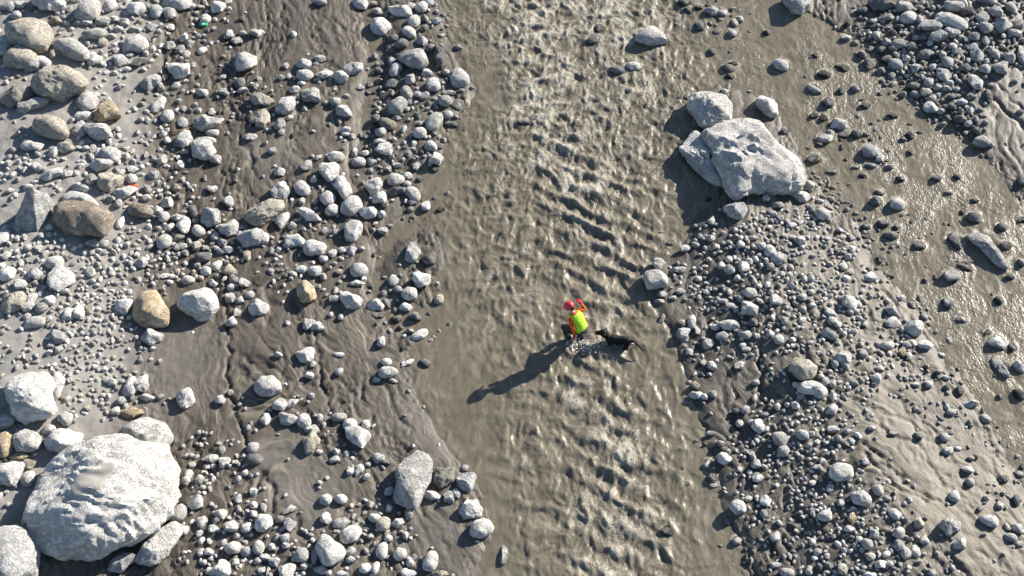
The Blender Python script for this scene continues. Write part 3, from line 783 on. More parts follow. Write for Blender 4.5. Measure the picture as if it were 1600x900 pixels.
ROCK_DATA = '''
32,90,25,17,-10,t;3,75,14,20,0,p;112,77,34,13,-28,p;147,93,15,10,10,w;52,102,14,10,30,b;66,97,14,8,-20,w;167,178,19,14,10,o;136,160,15,16,-40,p;129,182,12,9,0,p;155,205,22,14,-20,p;127,203,12,12,0,p;47,166,25,10,10,g;20,152,26,14,20,s;75,5,28,14,-10,w;12,11,12,8,0,g;31,8,10,6,0,p;26,24,8,7,0,b;51,11,6,6,0,d;138,17,20,16,60,p;172,9,10,10,0,w;213,15,16,10,15,w;244,18,10,11,0,b;265,20,14,9,120,g;276,5,22,11,-10,p;341,11,12,10,0,w;321,30,8,8,0,w;158,34,13,9,10,p;135,35,10,7,0,p;195,35,8,8,0,g;178,31,9,6,0,w;150,54,17,9,10,g;212,70,17,14,10,p;203,86,7,6,0,g;186,95,12,9,0,p;217,98,13,10,0,d;291,86,6,8,0,p;280,110,22,11,-5,w;236,128,18,12,55,b;250,137,7,8,0,t;257,122,5,7,0,t;275,135,8,7,0,p;384,97,23,14,95,w;375,130,8,9,0,d;378,142,10,5,10,p;371,65,9,6,0,g;357,54,9,8,0,b;380,52,7,5,0,p;397,51,8,7,0,b;350,145,8,8,0,g;316,146,10,7,0,p;249,163,16,9,70,p;262,182,10,10,0,p;286,192,10,10,0,p;321,193,22,11,0,g;287,217,16,13,0,p;320,222,17,8,0,p;332,208,10,6,0,p;391,215,10,6,0,p;398,185,9,7,60,o;330,175,6,7,0,p;184,203,5,6,0,p;150,149,7,5,0,p;169,157,6,5,0,p
501,3,10,6,-10,b;563,6,13,9,-20,p;585,6,7,4,0,p;628,18,18,11,-25,w;647,33,9,10,0,p;659,11,10,9,60,p;641,10,8,6,0,g;670,5,8,7,0,b;682,33,9,6,0,w;594,42,16,14,-40,w;589,18,9,7,0,p;640,51,13,8,-40,w;659,65,10,9,0,b;628,69,10,8,30,d;687,87,25,9,115,d;718,123,17,14,110,b;677,134,12,14,0,p;666,115,10,7,0,p;618,109,12,9,80,b;611,131,11,8,0,d;621,166,17,12,50,g;635,145,14,8,120,g;641,124,12,8,70,g;652,148,7,7,0,b;664,150,8,7,0,g;636,171,5,4,0,w;592,170,4,5,0,p;606,194,14,9,-25,n;620,185,9,5,0,g;679,190,17,11,65,g;594,208,9,8,0,p;656,208,10,9,0,p;595,221,9,5,0,p;696,158,11,9,0,g;714,165,9,12,0,d;701,145,11,5,0,g;700,179,8,7,0,b;704,195,13,5,-5,d;697,113,6,5,0,g;717,75,8,5,0,p;552,108,17,10,15,p;532,121,11,10,0,p;506,116,14,7,15,w;475,101,13,8,-10,b;476,118,13,9,0,p;500,92,9,7,0,g;487,150,16,12,-20,g;447,165,16,13,60,w;460,140,11,6,0,p;537,174,15,10,-45,b;524,159,8,7,0,b;540,204,9,7,0,p;540,210,9,4,0,p;530,191,4,8,0,t;563,137,6,5,0,w;578,133,6,5,0,p;409,156,18,10,-10,t;407,187,16,13,80,t;438,194,10,8,0,g;440,206,6,6,0,p;457,212,4,5,0,k;459,54,5,6,0,p;405,52,9,7,0,w;446,104,5,7,0,p;440,121,6,5,0,p;451,119,5,5,0,p;472,130,7,4,0,w;612,96,6,7,0,b
964,110,12,7,-5,d;990,105,14,8,0,p;935,45,6,8,0,k;926,63,12,7,30,d;1069,5,11,6,0,k;1075,18,7,7,0,d;1092,13,7,6,0,k;1112,19,10,8,0,b;1128,21,9,6,0,w;1093,42,7,9,0,d;1109,38,5,5,0,p;1120,50,9,5,0,b;1144,53,7,8,0,b;1147,36,6,8,0,t;1156,31,6,6,0,p;1125,31,5,4,0,p;1138,107,10,8,0,d;1140,120,8,5,0,k;1146,100,7,4,0,k;1198,52,6,5,0,k;1132,144,7,6,0,p;1072,153,5,5,0,d;1061,154,5,4,0,k;817,192,10,6,0,d
1374,7,22,11,0,d;1412,12,12,11,0,b;1419,29,13,11,0,w;1457,42,16,10,-15,b;1489,11,16,9,0,b;1466,57,15,10,-10,b;1485,52,14,8,-20,g;1512,18,10,8,0,d;1534,28,11,9,0,b;1555,18,12,9,0,g;1579,12,8,8,0,g;1540,44,10,9,0,g;1566,41,14,11,50,b;1590,39,10,9,0,g;1586,52,11,6,-15,p;1523,58,10,9,0,g;1524,83,15,12,100,b;1554,85,8,8,0,g;1577,92,11,9,0,b;1597,90,7,12,0,b;1564,106,12,11,0,g;1509,107,9,8,0,d;1480,97,9,9,0,g;1446,85,16,9,20,d;1473,86,7,7,0,g;1404,69,11,8,0,g;1424,73,8,8,0,d;1395,75,7,5,0,g;1399,85,6,6,0,g;1384,66,8,7,0,g;1385,94,9,7,0,d;1399,101,11,9,0,b;1429,107,9,8,0,b;1474,116,12,11,100,b;1359,100,10,9,0,d;1347,86,7,7,0,d;1540,108,10,9,0,b;1525,130,12,11,0,p;1426,135,10,6,0,d;1446,146,9,7,0,t;1454,169,12,9,-10,p;1487,151,9,6,0,d;1488,168,8,6,0,d;1501,186,10,7,0,d;1527,205,8,7,0,d;1534,222,13,9,0,g;1545,150,12,6,90,d;1220,102,12,10,-30,b;1274,87,5,6,0,k;1317,107,14,5,-10,k;1287,117,11,6,0,k;1337,139,9,7,0,g;1271,140,13,6,-40,b;1351,165,8,6,0,k;1294,160,9,9,0,d;1310,197,14,10,-5,p;1272,181,8,6,0,k;1286,184,7,7,0,k;1289,217,14,9,0,p;1297,209,9,6,0,g;1320,212,12,5,0,d;1339,209,8,8,0,d;1421,212,8,6,0,k;1394,181,9,5,0,k;1226,205,6,5,0,d;1321,59,9,7,0,p;1380,49,4,5,0,g;1324,37,6,4,0,k;1375,147,4,4,0,d;1594,175,6,4,0,d;1347,17,10,6,0,d
52,229,17,9,0,p;84,237,13,8,70,p;104,232,13,9,-20,t;172,242,16,12,-20,p;158,258,16,10,10,w;155,240,7,9,0,w;82,273,16,9,25,p;171,285,18,15,-20,t;206,280,9,8,-20,w;207,265,10,6,-20,w;193,301,16,11,15,p;143,281,9,9,0,g;124,293,17,7,-10,w;188,349,12,6,80,w;219,330,20,11,-15,n;260,317,11,9,0,p;245,329,8,8,0,w;256,339,9,8,0,w;277,340,12,6,0,p;289,352,12,13,0,w;310,361,12,8,-35,p;302,330,12,6,-60,d;329,341,18,14,0,b;358,357,17,14,30,p;392,372,18,16,0,b;332,296,9,7,0,p;357,315,10,8,-30,p;338,249,8,8,0,b;284,226,14,6,0,d;145,379,10,8,0,g;164,381,9,6,0,b;77,356,6,7,0,w;86,411,13,11,0,w;97,437,20,18,-30,w;54,428,10,11,0,b;11,428,13,10,0,w;31,444,12,9,0,w;5,372,10,12,0,p;221,411,9,10,0,w;256,378,12,11,0,p;286,385,7,6,0,w;322,424,8,8,0,p;357,422,11,9,0,t;294,438,10,7,0,p;261,431,12,5,0,w;317,402,13,8,0,d;307,385,8,8,0,t;141,425,10,9,0,p;382,442,9,7,0,w;61,389,8,6,0,p;44,387,6,6,0,p;355,390,9,6,0,p;436,298,17,15,0,w;441,343,14,10,65,w
524,246,14,9,0,w;601,232,14,10,15,w;560,254,11,9,0,p;581,253,9,7,0,p;554,239,6,7,0,p;570,240,7,6,0,w;579,267,5,6,0,w;673,229,9,9,0,b;682,249,12,11,60,w;650,260,7,7,0,b;621,259,7,5,0,w;606,264,8,6,0,b;637,276,8,7,0,w;479,260,9,9,0,p;514,269,18,13,-25,w;536,293,19,12,110,w;438,269,9,8,60,p;472,295,14,11,130,p;490,281,6,6,0,p;512,310,12,11,40,p;519,329,10,10,0,p;472,315,6,6,0,p;485,337,19,9,-30,w;549,322,17,15,60,p;575,332,15,10,20,w;583,292,14,14,0,p;594,310,13,11,0,w;618,281,13,10,0,p;618,299,14,7,15,d;645,303,14,10,125,p;508,360,7,5,0,p;458,376,18,10,10,w;491,388,18,12,-10,w;519,396,7,8,0,p;505,405,8,6,0,p;533,391,7,5,0,w;550,392,9,8,0,b;560,422,13,12,0,b;557,443,12,6,0,p;492,424,11,8,0,b;469,422,9,7,0,p;505,432,6,7,0,p;529,425,7,5,0,t;408,372,12,10,0,w;645,394,17,11,80,p;672,404,13,11,-30,d;666,323,8,8,0,w;646,340,6,5,0,p;688,328,8,5,0,k;598,361,9,6,0,p;615,439,10,8,80,b;659,437,17,11,0,w;700,302,5,4,0,p;565,388,5,4,0,w;636,288,7,6,0,p;425,236,8,5,0,b;656,281,6,5,0,d;678,265,9,4,0,d;602,320,7,5,0,t;644,317,8,5,0,g
1112,346,7,7,0,p;1086,354,6,4,0,w;1106,311,5,5,0,d;1047,381,8,4,0,p;1072,388,9,6,0,p;1030,412,11,9,0,w;1060,422,10,6,0,b;1091,436,6,5,0,p;1127,416,7,7,0,p;1140,422,9,8,0,w;1162,417,9,10,0,p;1190,385,7,7,0,p;1157,382,6,6,0,p;1139,406,6,6,0,p;1197,309,6,7,0,p;1149,360,6,5,0,p;1164,356,5,4,0,p;1032,363,5,3,0,p
1254,308,15,9,0,w;1264,291,12,10,0,t;1215,321,9,6,0,b;1208,334,8,6,0,p;1219,341,7,6,0,b;1285,335,11,10,0,p;1250,376,9,8,0,b;1217,404,13,12,0,b;1203,393,9,10,0,w;1268,326,6,7,0,g;1360,434,12,9,0,w;1359,238,13,11,0,b;1374,248,8,8,0,w;1360,259,10,5,0,b;1389,261,9,5,0,p;1337,262,7,4,0,g;1273,249,12,8,0,d;1300,269,9,4,0,g;1406,280,8,6,0,d;1348,276,7,4,0,k;1368,315,10,9,0,d;1401,320,12,10,0,w;1374,301,7,6,0,g;1462,279,9,6,0,d;1495,277,7,5,0,d;1481,301,8,6,0,b;1522,314,8,4,0,d;1522,340,13,8,-30,d;1491,377,18,9,95,d;1516,409,8,4,0,t;1508,418,12,5,-20,n;1485,431,14,9,0,p;1392,369,11,7,0,d;1352,355,8,5,0,d;1380,350,10,7,0,d;1400,355,8,5,0,d;1435,385,10,6,0,d;1376,405,6,7,0,d;1330,372,7,6,0,b;1597,344,8,5,0,k;1565,355,8,7,0,d;1577,434,9,5,0,d;1571,385,9,8,0,d;1532,228,10,5,0,d;1598,282,6,10,0,d;1596,412,7,8,0,t
238,527,15,13,0,p;194,480,13,13,0,w;55,504,16,9,10,p;91,527,17,10,-25,b;21,470,18,17,30,t;50,467,8,10,0,p;64,481,10,8,0,g;109,491,10,10,0,w;124,491,13,8,110,p;99,455,11,5,0,p;360,466,9,9,0,p;375,470,7,7,0,p;360,504,9,8,0,w;370,488,9,6,80,p;390,461,9,6,0,p;405,482,15,12,-30,w;89,606,22,11,100,p;102,654,12,11,0,w;221,601,14,14,0,w;204,605,15,11,80,p;172,596,14,6,-25,p;189,627,8,7,0,b;181,643,9,8,0,w;209,645,18,9,10,o;232,622,12,6,-10,p;289,625,18,13,65,p;344,625,8,8,0,w;360,613,6,5,0,g;147,573,6,5,0,w;8,660,18,12,0,b;41,690,22,17,0,p;78,672,10,8,0,p;91,547,7,8,0,p;80,538,7,6,0,b;5,695,20,15,80,o;30,714,14,7,0,o;46,726,9,8,0,t;17,737,19,18,0,w;44,748,10,13,0,p;100,692,28,20,20,w
549,470,20,12,-35,w;521,467,9,6,0,p;587,477,13,12,0,w;605,474,10,5,-60,p;640,459,12,11,0,w;622,452,8,6,0,b;634,481,10,9,0,w;650,495,10,9,0,d;621,499,10,7,10,n;617,485,4,6,0,w;590,493,11,6,0,d;686,468,8,8,0,t;641,517,7,5,0,w;655,524,16,7,30,w;596,534,9,8,60,p;604,566,8,7,0,w;606,582,15,9,5,w;589,594,7,5,0,p;614,595,9,3,-20,p;634,568,12,5,25,w;664,567,9,7,-20,d;629,544,3,6,0,k;639,611,4,3,0,w;482,505,12,9,60,p;496,511,10,7,15,p;478,555,15,13,-10,w;482,586,8,6,0,w;530,581,8,5,40,p;529,554,10,4,-5,p;435,554,8,5,0,p;489,570,5,6,0,w;456,631,11,7,30,w;437,632,11,11,0,p;416,654,10,11,0,w;449,654,17,11,-15,p;475,658,11,11,0,p;487,671,12,7,0,w;529,652,12,7,10,g;547,663,11,9,0,w;572,663,8,8,0,w;500,653,5,7,0,p;506,664,4,5,0,p;517,492,4,5,0,w;532,496,5,5,0,p;510,461,4,3,0,p;524,454,5,7,0,w
486,690,19,14,95,t;500,706,5,4,0,w;526,706,6,6,0,p;524,719,10,6,0,b;541,709,7,5,80,b;591,716,9,8,0,b;603,722,7,5,0,d;563,734,11,7,60,p;546,736,7,8,0,p;645,697,5,4,0,w;729,754,17,14,70,b;726,732,7,6,0,p;701,778,12,10,-40,b;675,775,13,8,0,p;713,771,9,6,100,b;736,796,18,15,0,w;752,826,17,15,0,w;787,868,19,7,95,p;608,769,8,8,0,b;608,794,8,6,90,b;639,803,8,8,0,t;585,809,9,7,0,w;599,819,11,11,0,t;620,817,10,8,40,w;509,781,9,9,0,w;533,780,9,8,-30,w;510,811,8,9,0,w;534,817,14,10,0,p;548,835,16,13,20,w;500,755,6,4,0,w;412,817,13,14,0,w;454,820,14,9,90,b;452,797,13,6,30,p;438,812,8,7,0,d;446,840,8,7,0,p;447,853,7,6,0,b;425,855,6,6,0,p;404,856,11,9,80,p;415,871,9,6,0,p;427,879,9,9,0,b;471,868,11,12,0,b;490,871,12,6,100,p;446,893,15,14,0,w;501,891,11,6,0,p;547,861,8,9,0,p;597,861,14,9,90,w;625,866,10,10,0,w;647,871,6,5,0,g;673,877,16,11,75,w;686,897,13,6,0,t;636,896,12,7,0,w;571,888,9,8,0,w;586,888,11,6,80,w;634,837,8,5,80,p;607,842,7,6,0,p;579,838,6,5,0,p;535,897,10,5,0,w;548,875,8,6,0,p;650,887,3,4,0,w
1170,484,15,13,0,w;1138,508,13,10,-10,w;1129,524,10,8,0,p;1067,521,12,10,20,w;1066,505,7,5,80,t;1081,503,12,6,80,p;1035,496,9,5,60,w;1035,460,9,5,0,b;1030,471,9,5,0,p;1106,537,10,9,50,p;1077,550,8,7,0,b;1112,572,8,7,-40,w;1098,566,6,6,0,p;1156,571,10,6,20,w;1109,585,5,3,0,w;1085,602,7,6,0,t;1088,617,12,6,0,w;1101,620,6,6,0,w;1114,616,7,6,0,b;1172,458,11,8,0,p;1176,504,9,8,0,d;1166,524,9,7,0,b;1182,525,7,5,0,p;1166,546,8,5,0,p;1184,666,11,10,0,w;1150,642,8,5,0,d;1164,640,7,6,0,b;1195,648,6,5,0,b;1155,662,6,6,0,p;1131,471,11,4,0,b;1142,478,9,6,0,p;1157,467,6,6,0,b;1140,457,6,5,80,w;1089,516,9,5,110,p;1064,456,7,5,0,p;1179,622,7,5,80,p;1051,466,7,4,0,p
1266,606,19,11,0,w;1281,613,11,10,0,w;1319,558,14,10,10,w;1293,522,14,9,-30,b;1295,489,10,7,-25,w;1327,473,12,11,0,w;1341,476,5,6,0,p;1300,502,8,7,0,b;1309,508,7,5,0,p;1211,469,10,8,0,w;1217,531,8,8,0,b;1238,532,7,5,0,p;1238,540,6,5,0,p;1427,513,15,11,20,w;1408,466,7,7,0,p;1426,476,7,7,0,g;1393,486,10,9,-40,g;1393,505,12,9,0,p;1386,540,11,7,0,p;1420,557,8,7,0,w;1447,539,11,8,0,p;1409,550,8,6,60,o;1480,474,9,8,0,d;1443,496,7,6,0,b;1501,499,10,6,0,p;1556,535,15,10,-10,w;1563,577,20,9,115,g;1592,574,12,8,120,w;1580,544,7,8,0,d;1592,617,10,8,-30,k;1543,520,7,5,0,k;1450,601,8,7,0,w;1432,601,8,5,0,w;1467,580,6,4,0,t;1301,600,7,7,0,b;1335,599,8,6,0,b;1369,592,8,8,0,w;1321,572,7,6,0,b;1516,631,14,7,15,w;1539,655,9,7,0,g;1500,610,8,7,80,d;1374,576,7,5,0,p;1362,669,8,4,0,p;1215,635,6,5,80,w;1301,671,11,6,0,b;1486,644,8,5,0,p;1254,465,8,6,0,b;1470,555,7,4,0,w;1563,620,6,5,0,b;1560,470,8,6,80,k;1301,640,8,8,0,p
1131,718,10,10,0,w;1126,694,7,6,0,g;1111,677,7,4,0,b;1181,726,9,7,0,p;1184,746,9,9,0,p;1106,726,8,8,0,w;1112,748,9,8,0,d;1115,757,8,6,0,w;1065,733,5,5,0,k;1061,748,6,4,80,d;1072,760,8,4,0,d;1153,793,12,11,0,w;1169,779,6,6,0,p;1136,815,9,7,0,d;1151,846,8,7,0,p;1126,853,6,4,0,p;1197,783,8,8,0,w;1174,875,7,3,80,p;1166,870,8,3,80,d;1064,701,5,4,0,b;1043,832,14,6,0,d
1219,686,12,11,0,g;1254,680,10,8,0,b;1314,738,18,14,0,w;1345,779,15,12,0,w;1314,786,7,7,0,b;1372,766,9,8,0,p;1397,803,10,10,0,p;1289,806,11,9,0,p;1330,809,10,8,80,o;1365,836,9,9,0,b;1355,850,9,8,0,g;1405,853,9,8,80,b;1416,865,9,8,80,w;1404,833,11,9,80,p;1444,845,8,7,0,w;1481,821,16,14,20,b;1499,850,12,8,20,w;1491,776,9,8,80,p;1516,754,7,7,0,b;1546,814,14,9,-10,w;1437,819,9,8,0,t;1512,734,10,5,-15,p;1476,683,8,7,0,p;1481,704,8,7,0,w;1210,839,10,7,25,w;1219,818,7,6,0,p;1224,705,9,9,0,p;1278,731,11,6,0,g;1269,755,6,5,0,p;1330,690,6,6,0,p;1310,686,7,6,0,g;1395,677,8,4,0,w;1436,681,8,6,0,g;1316,890,9,9,0,t;1294,884,8,7,0,d;1280,886,7,6,0,d;1230,895,12,7,0,p;1211,883,10,5,0,p;1375,882,10,6,15,w;1390,881,7,5,0,b;1360,870,8,6,0,p;1456,895,8,7,0,b;1430,861,9,8,-40,p;1594,850,8,5,0,w;1579,840,10,7,0,b;1590,826,9,9,0,p;1562,790,7,7,0,p;1589,782,10,6,80,d;1570,749,6,6,0,d;1592,741,10,5,0,w;1326,826,10,5,0,p;1386,779,6,5,0,g;1530,796,5,4,0,d;1517,716,6,4,0,t;1351,722,8,6,0,b
190,878,27,14,25,g;346,890,17,13,30,w;307,786,13,12,80,w;292,748,13,8,80,p;279,803,15,11,60,g;289,829,8,6,80,w;360,822,13,9,0,p;364,856,11,10,0,p;333,826,8,7,0,w;316,816,11,8,80,p;386,825,9,8,0,w;346,804,10,9,80,p;350,722,9,9,0,p;331,716,12,7,20,p;300,726,6,6,0,w;324,730,7,5,80,w;333,729,5,5,0,w;312,749,8,8,0,g;385,862,9,8,0,b;311,834,6,6,0,b;347,704,8,6,80,p;395,700,9,9,0,b;397,718,14,9,0,d;326,892,6,5,80,w
'''

STUFF_V, STUFF_F, STUFF_C, STUFF_W = [], [], [], []
STUFF_N = 0
def add_stuff(V, F, col, wet):
    global STUFF_N
    STUFF_V.append(V); STUFF_F.append(F + STUFF_N); STUFF_C.append(np.broadcast_to(col, V.shape)); STUFF_W.append(np.broadcast_to(wet, len(V)))
    STUFF_N += len(V)

LANDMARKS = [('the person', 895, 500), ('the black dog', 960, 522)]
for i, (key, flat, nz, facets, sink, label, short, poly) in enumerate(BOULDERS):
    o = resample(poly)
    cx, cy = o.mean(0)
    o = (o - [cx, cy]) * (1.05 if i in (1, 2) else 1.14 if i == 3 else .95 if i == 0 else 1.0) + [cx, cy]
    big = max(np.ptp(o[:, 0]), np.ptp(o[:, 1]))
    lev = 6 if big > 170 else 5 if big > 60 else 4
    V, F, P, wet, size, iw = stone_data(cx, cy, o, flat, 300 + i * 7, lev, facets if i in (0, 1, 2, 3) else 11 + i % 5, nz, .42 if i else .50, sharp=.7 if i not in (0, 9, 11, 28) else .4)
    col = np.array(COLS[key]) * random.uniform(.95, 1.06)
    me = mesh_np('boulder', V, F, {'wet': ('FLOAT', wet)}); me.set_sharp_from_angle(angle=rad(33))
    ob = link('boulder', me, ROCK)
    ob.location = P
    ob.color = (*col, 1)
    tag(ob, label, 'boulder', 'boulders strewn over the river bed')
    if i == 0:
        HUGE = (ob, V, F, P)
    if short: LANDMARKS.append((short, cx, cy))
    for t in (0, .35, .7):
        for q in o: occupy(cx + (q[0] - cx) * t, cy + (q[1] - cy) * t, big * .22)

# the pointed boulder: a leaning pyramid
def pyramid():
    d = ray(45, 290)
    foot = [place(*p, 0.02) for p in ((20, 350), (26, 358), (58, 362), (70, 350), (87, 322), (76, 305), (50, 318))]
    apex = at_z(45, 290, float(np.mean([f[2] for f in foot])) + .98)
    apex2 = at_z(52, 293, float(np.mean([f[2] for f in foot])) + .92)
    c = np.mean(foot, 0)
    bm = bmesh.new()
    for f in foot:
        bm.verts.new(f); bm.verts.new((f[0], f[1], f[2] - .5))
    bm.verts.new(apex); bm.verts.new(apex2)
    bmesh.ops.convex_hull(bm, input=bm.verts)
    bmesh.ops.triangulate(bm, faces=bm.faces)
    for _ in range(5):
        bmesh.ops.subdivide_edges(bm, edges=[e for e in bm.edges if e.calc_length() > .07], cuts=1)
        bmesh.ops.triangulate(bm, faces=bm.faces)
    bm.normal_update()
    V = np.array([v.co[:] for v in bm.verts]); N = np.array([v.normal[:] for v in bm.verts])
    F = np.array([[v.index for v in f.verts] for f in bm.faces])
    bm.free()
    V = V + N * (.035 * fbm3(V * 2.2, 4, 5) + .02 * fbm3(V * np.array([9, 3, 3.0]), 2, 6))[:, None]
    ob = link('boulder', mesh_np('boulder', V - c, F, {'wet': ('FLOAT', np.zeros(len(V)))}), ROCK)
    ob.location = c
    ob.color = (.33, .33, .325, 1)
    tag(ob, 'grey pointed boulder like a pyramid with one face in shadow at the left edge', 'boulder', 'boulders strewn over the river bed')
    LANDMARKS.append(('the pyramid boulder', 50, 330))
    occupy(55, 335, 32)
pyramid()

rows = []
for e in ROCK_DATA.replace('\n', ';').strip(';').split(';'):
    x, y, a, b, an, key = e.split(',')
    rows.append((float(x), float(y), float(a), float(b), float(an), key))
order = sorted(range(len(rows)), key=lambda i: -rows[i][2] * rows[i][3])
singles = set(order[:300])
SHAPES = {}
STONE_ITEMS = []
for i, (x, y, a, b, an, key) in enumerate(rows):
    rr = math.sqrt(a * b)
    rg = random.Random(900 + i)
    angular = rg.random() < .66
    seed = 2000 + i * 3
    out = chunk_px(x, y, a, b, an, seed, rg) if angular else ellipse_px(x, y, a * 1.06, b * 1.06, an, 20, 2.25, seed, .09)
    lev = 4 if rr > 13 else 3 if rr > 7.5 else 2
    asp = max(a, b) / min(a, b)
    flat = rg.uniform(.68, .92) if asp < 1.5 else rg.uniform(.72, .98)
    V, F, P, wet, size, iw = stone_data(x, y, out, flat, seed, lev, rg.choice((10, 12, 14, 17)) if angular else 12, .075 if angular else .055, rg.uniform(.22, .46), .9 if angular else .3)
    col = np.array(COLS[key]) * rg.uniform(.86, 1.12)
    occupy(x, y, rr * .92)
    if i in singles:
        me = mesh_np('stone', V, F, {'wet': ('FLOAT', wet)}); me.set_sharp_from_angle(angle=rad(30)); ob = link('stone', me, ROCK)
        ob.location = P
        ob.color = (*col, 1)
        tag(ob, None, 'stone', 'stones lying on the river bed')
        STONE_ITEMS.append((ob, x, y, a, b, key, angular, asp, iw, rr))
    else:
        add_stuff(V + P, F, col, wet)

# ---- labels: look first, then the neighbour one can find
EXTRA = [('the striped ochre-ended boulder', 95, 132), ('the orange scrap', 208, 290), ('the green plastic scrap', 318, 37), ('the brown twig', 279, 204),
         ('the top left corner', 0, 0), ('the top right corner', 1600, 0), ('the bottom right corner', 1600, 900)]
names = {n for n, _, _ in LANDMARKS}
LANDMARKS += [e for e in EXTRA if e[0] not in names]
def where(x, y):
    best = min(LANDMARKS, key=lambda l: math.hypot(l[1] - x, l[2] - y))
    dx, dy = x - best[1], y - best[2]
    if 'corner' in best[0]:
        return ('near ' + best[0], best[0], math.hypot(dx, dy))
    s = int(((math.degrees(math.atan2(-dy, dx)) + 382.5) % 360) // 45)
    w_ = ['right of', 'upper right of', 'above', 'upper left of', 'left of', 'lower left of', 'below', 'lower right of'][s]
    return (w_ + ' ' + best[0], best[0], math.hypot(dx, dy))
groups = {}
for it in STONE_ITEMS:
    ob, x, y, a, b, key, angular, asp, iw, rr = it
    shape = ('long ' if asp > 1.75 else '') + ('angular' if angular else 'rounded')
    size = 'large' if rr > 15 else 'mid-sized' if rr > 11 else 'small'
    w_, lm, d = where(x, y)
    text = f"{size} {CNAME[key]} {shape} stone{' in water' if iw > .6 else ''} {w_}"
    groups.setdefault(text, []).append((d, ob))
ORD = ['nearest', 'second nearest', 'third nearest', 'fourth nearest', 'fifth nearest', 'sixth nearest', 'seventh nearest', 'eighth nearest', 'ninth nearest']
for text, L in groups.items():
    L.sort(key=lambda q: q[0])
    for k, (d, ob) in enumerate(L):
        ob['label'] = text if len(L) == 1 else f"{ORD[k]} {text}"

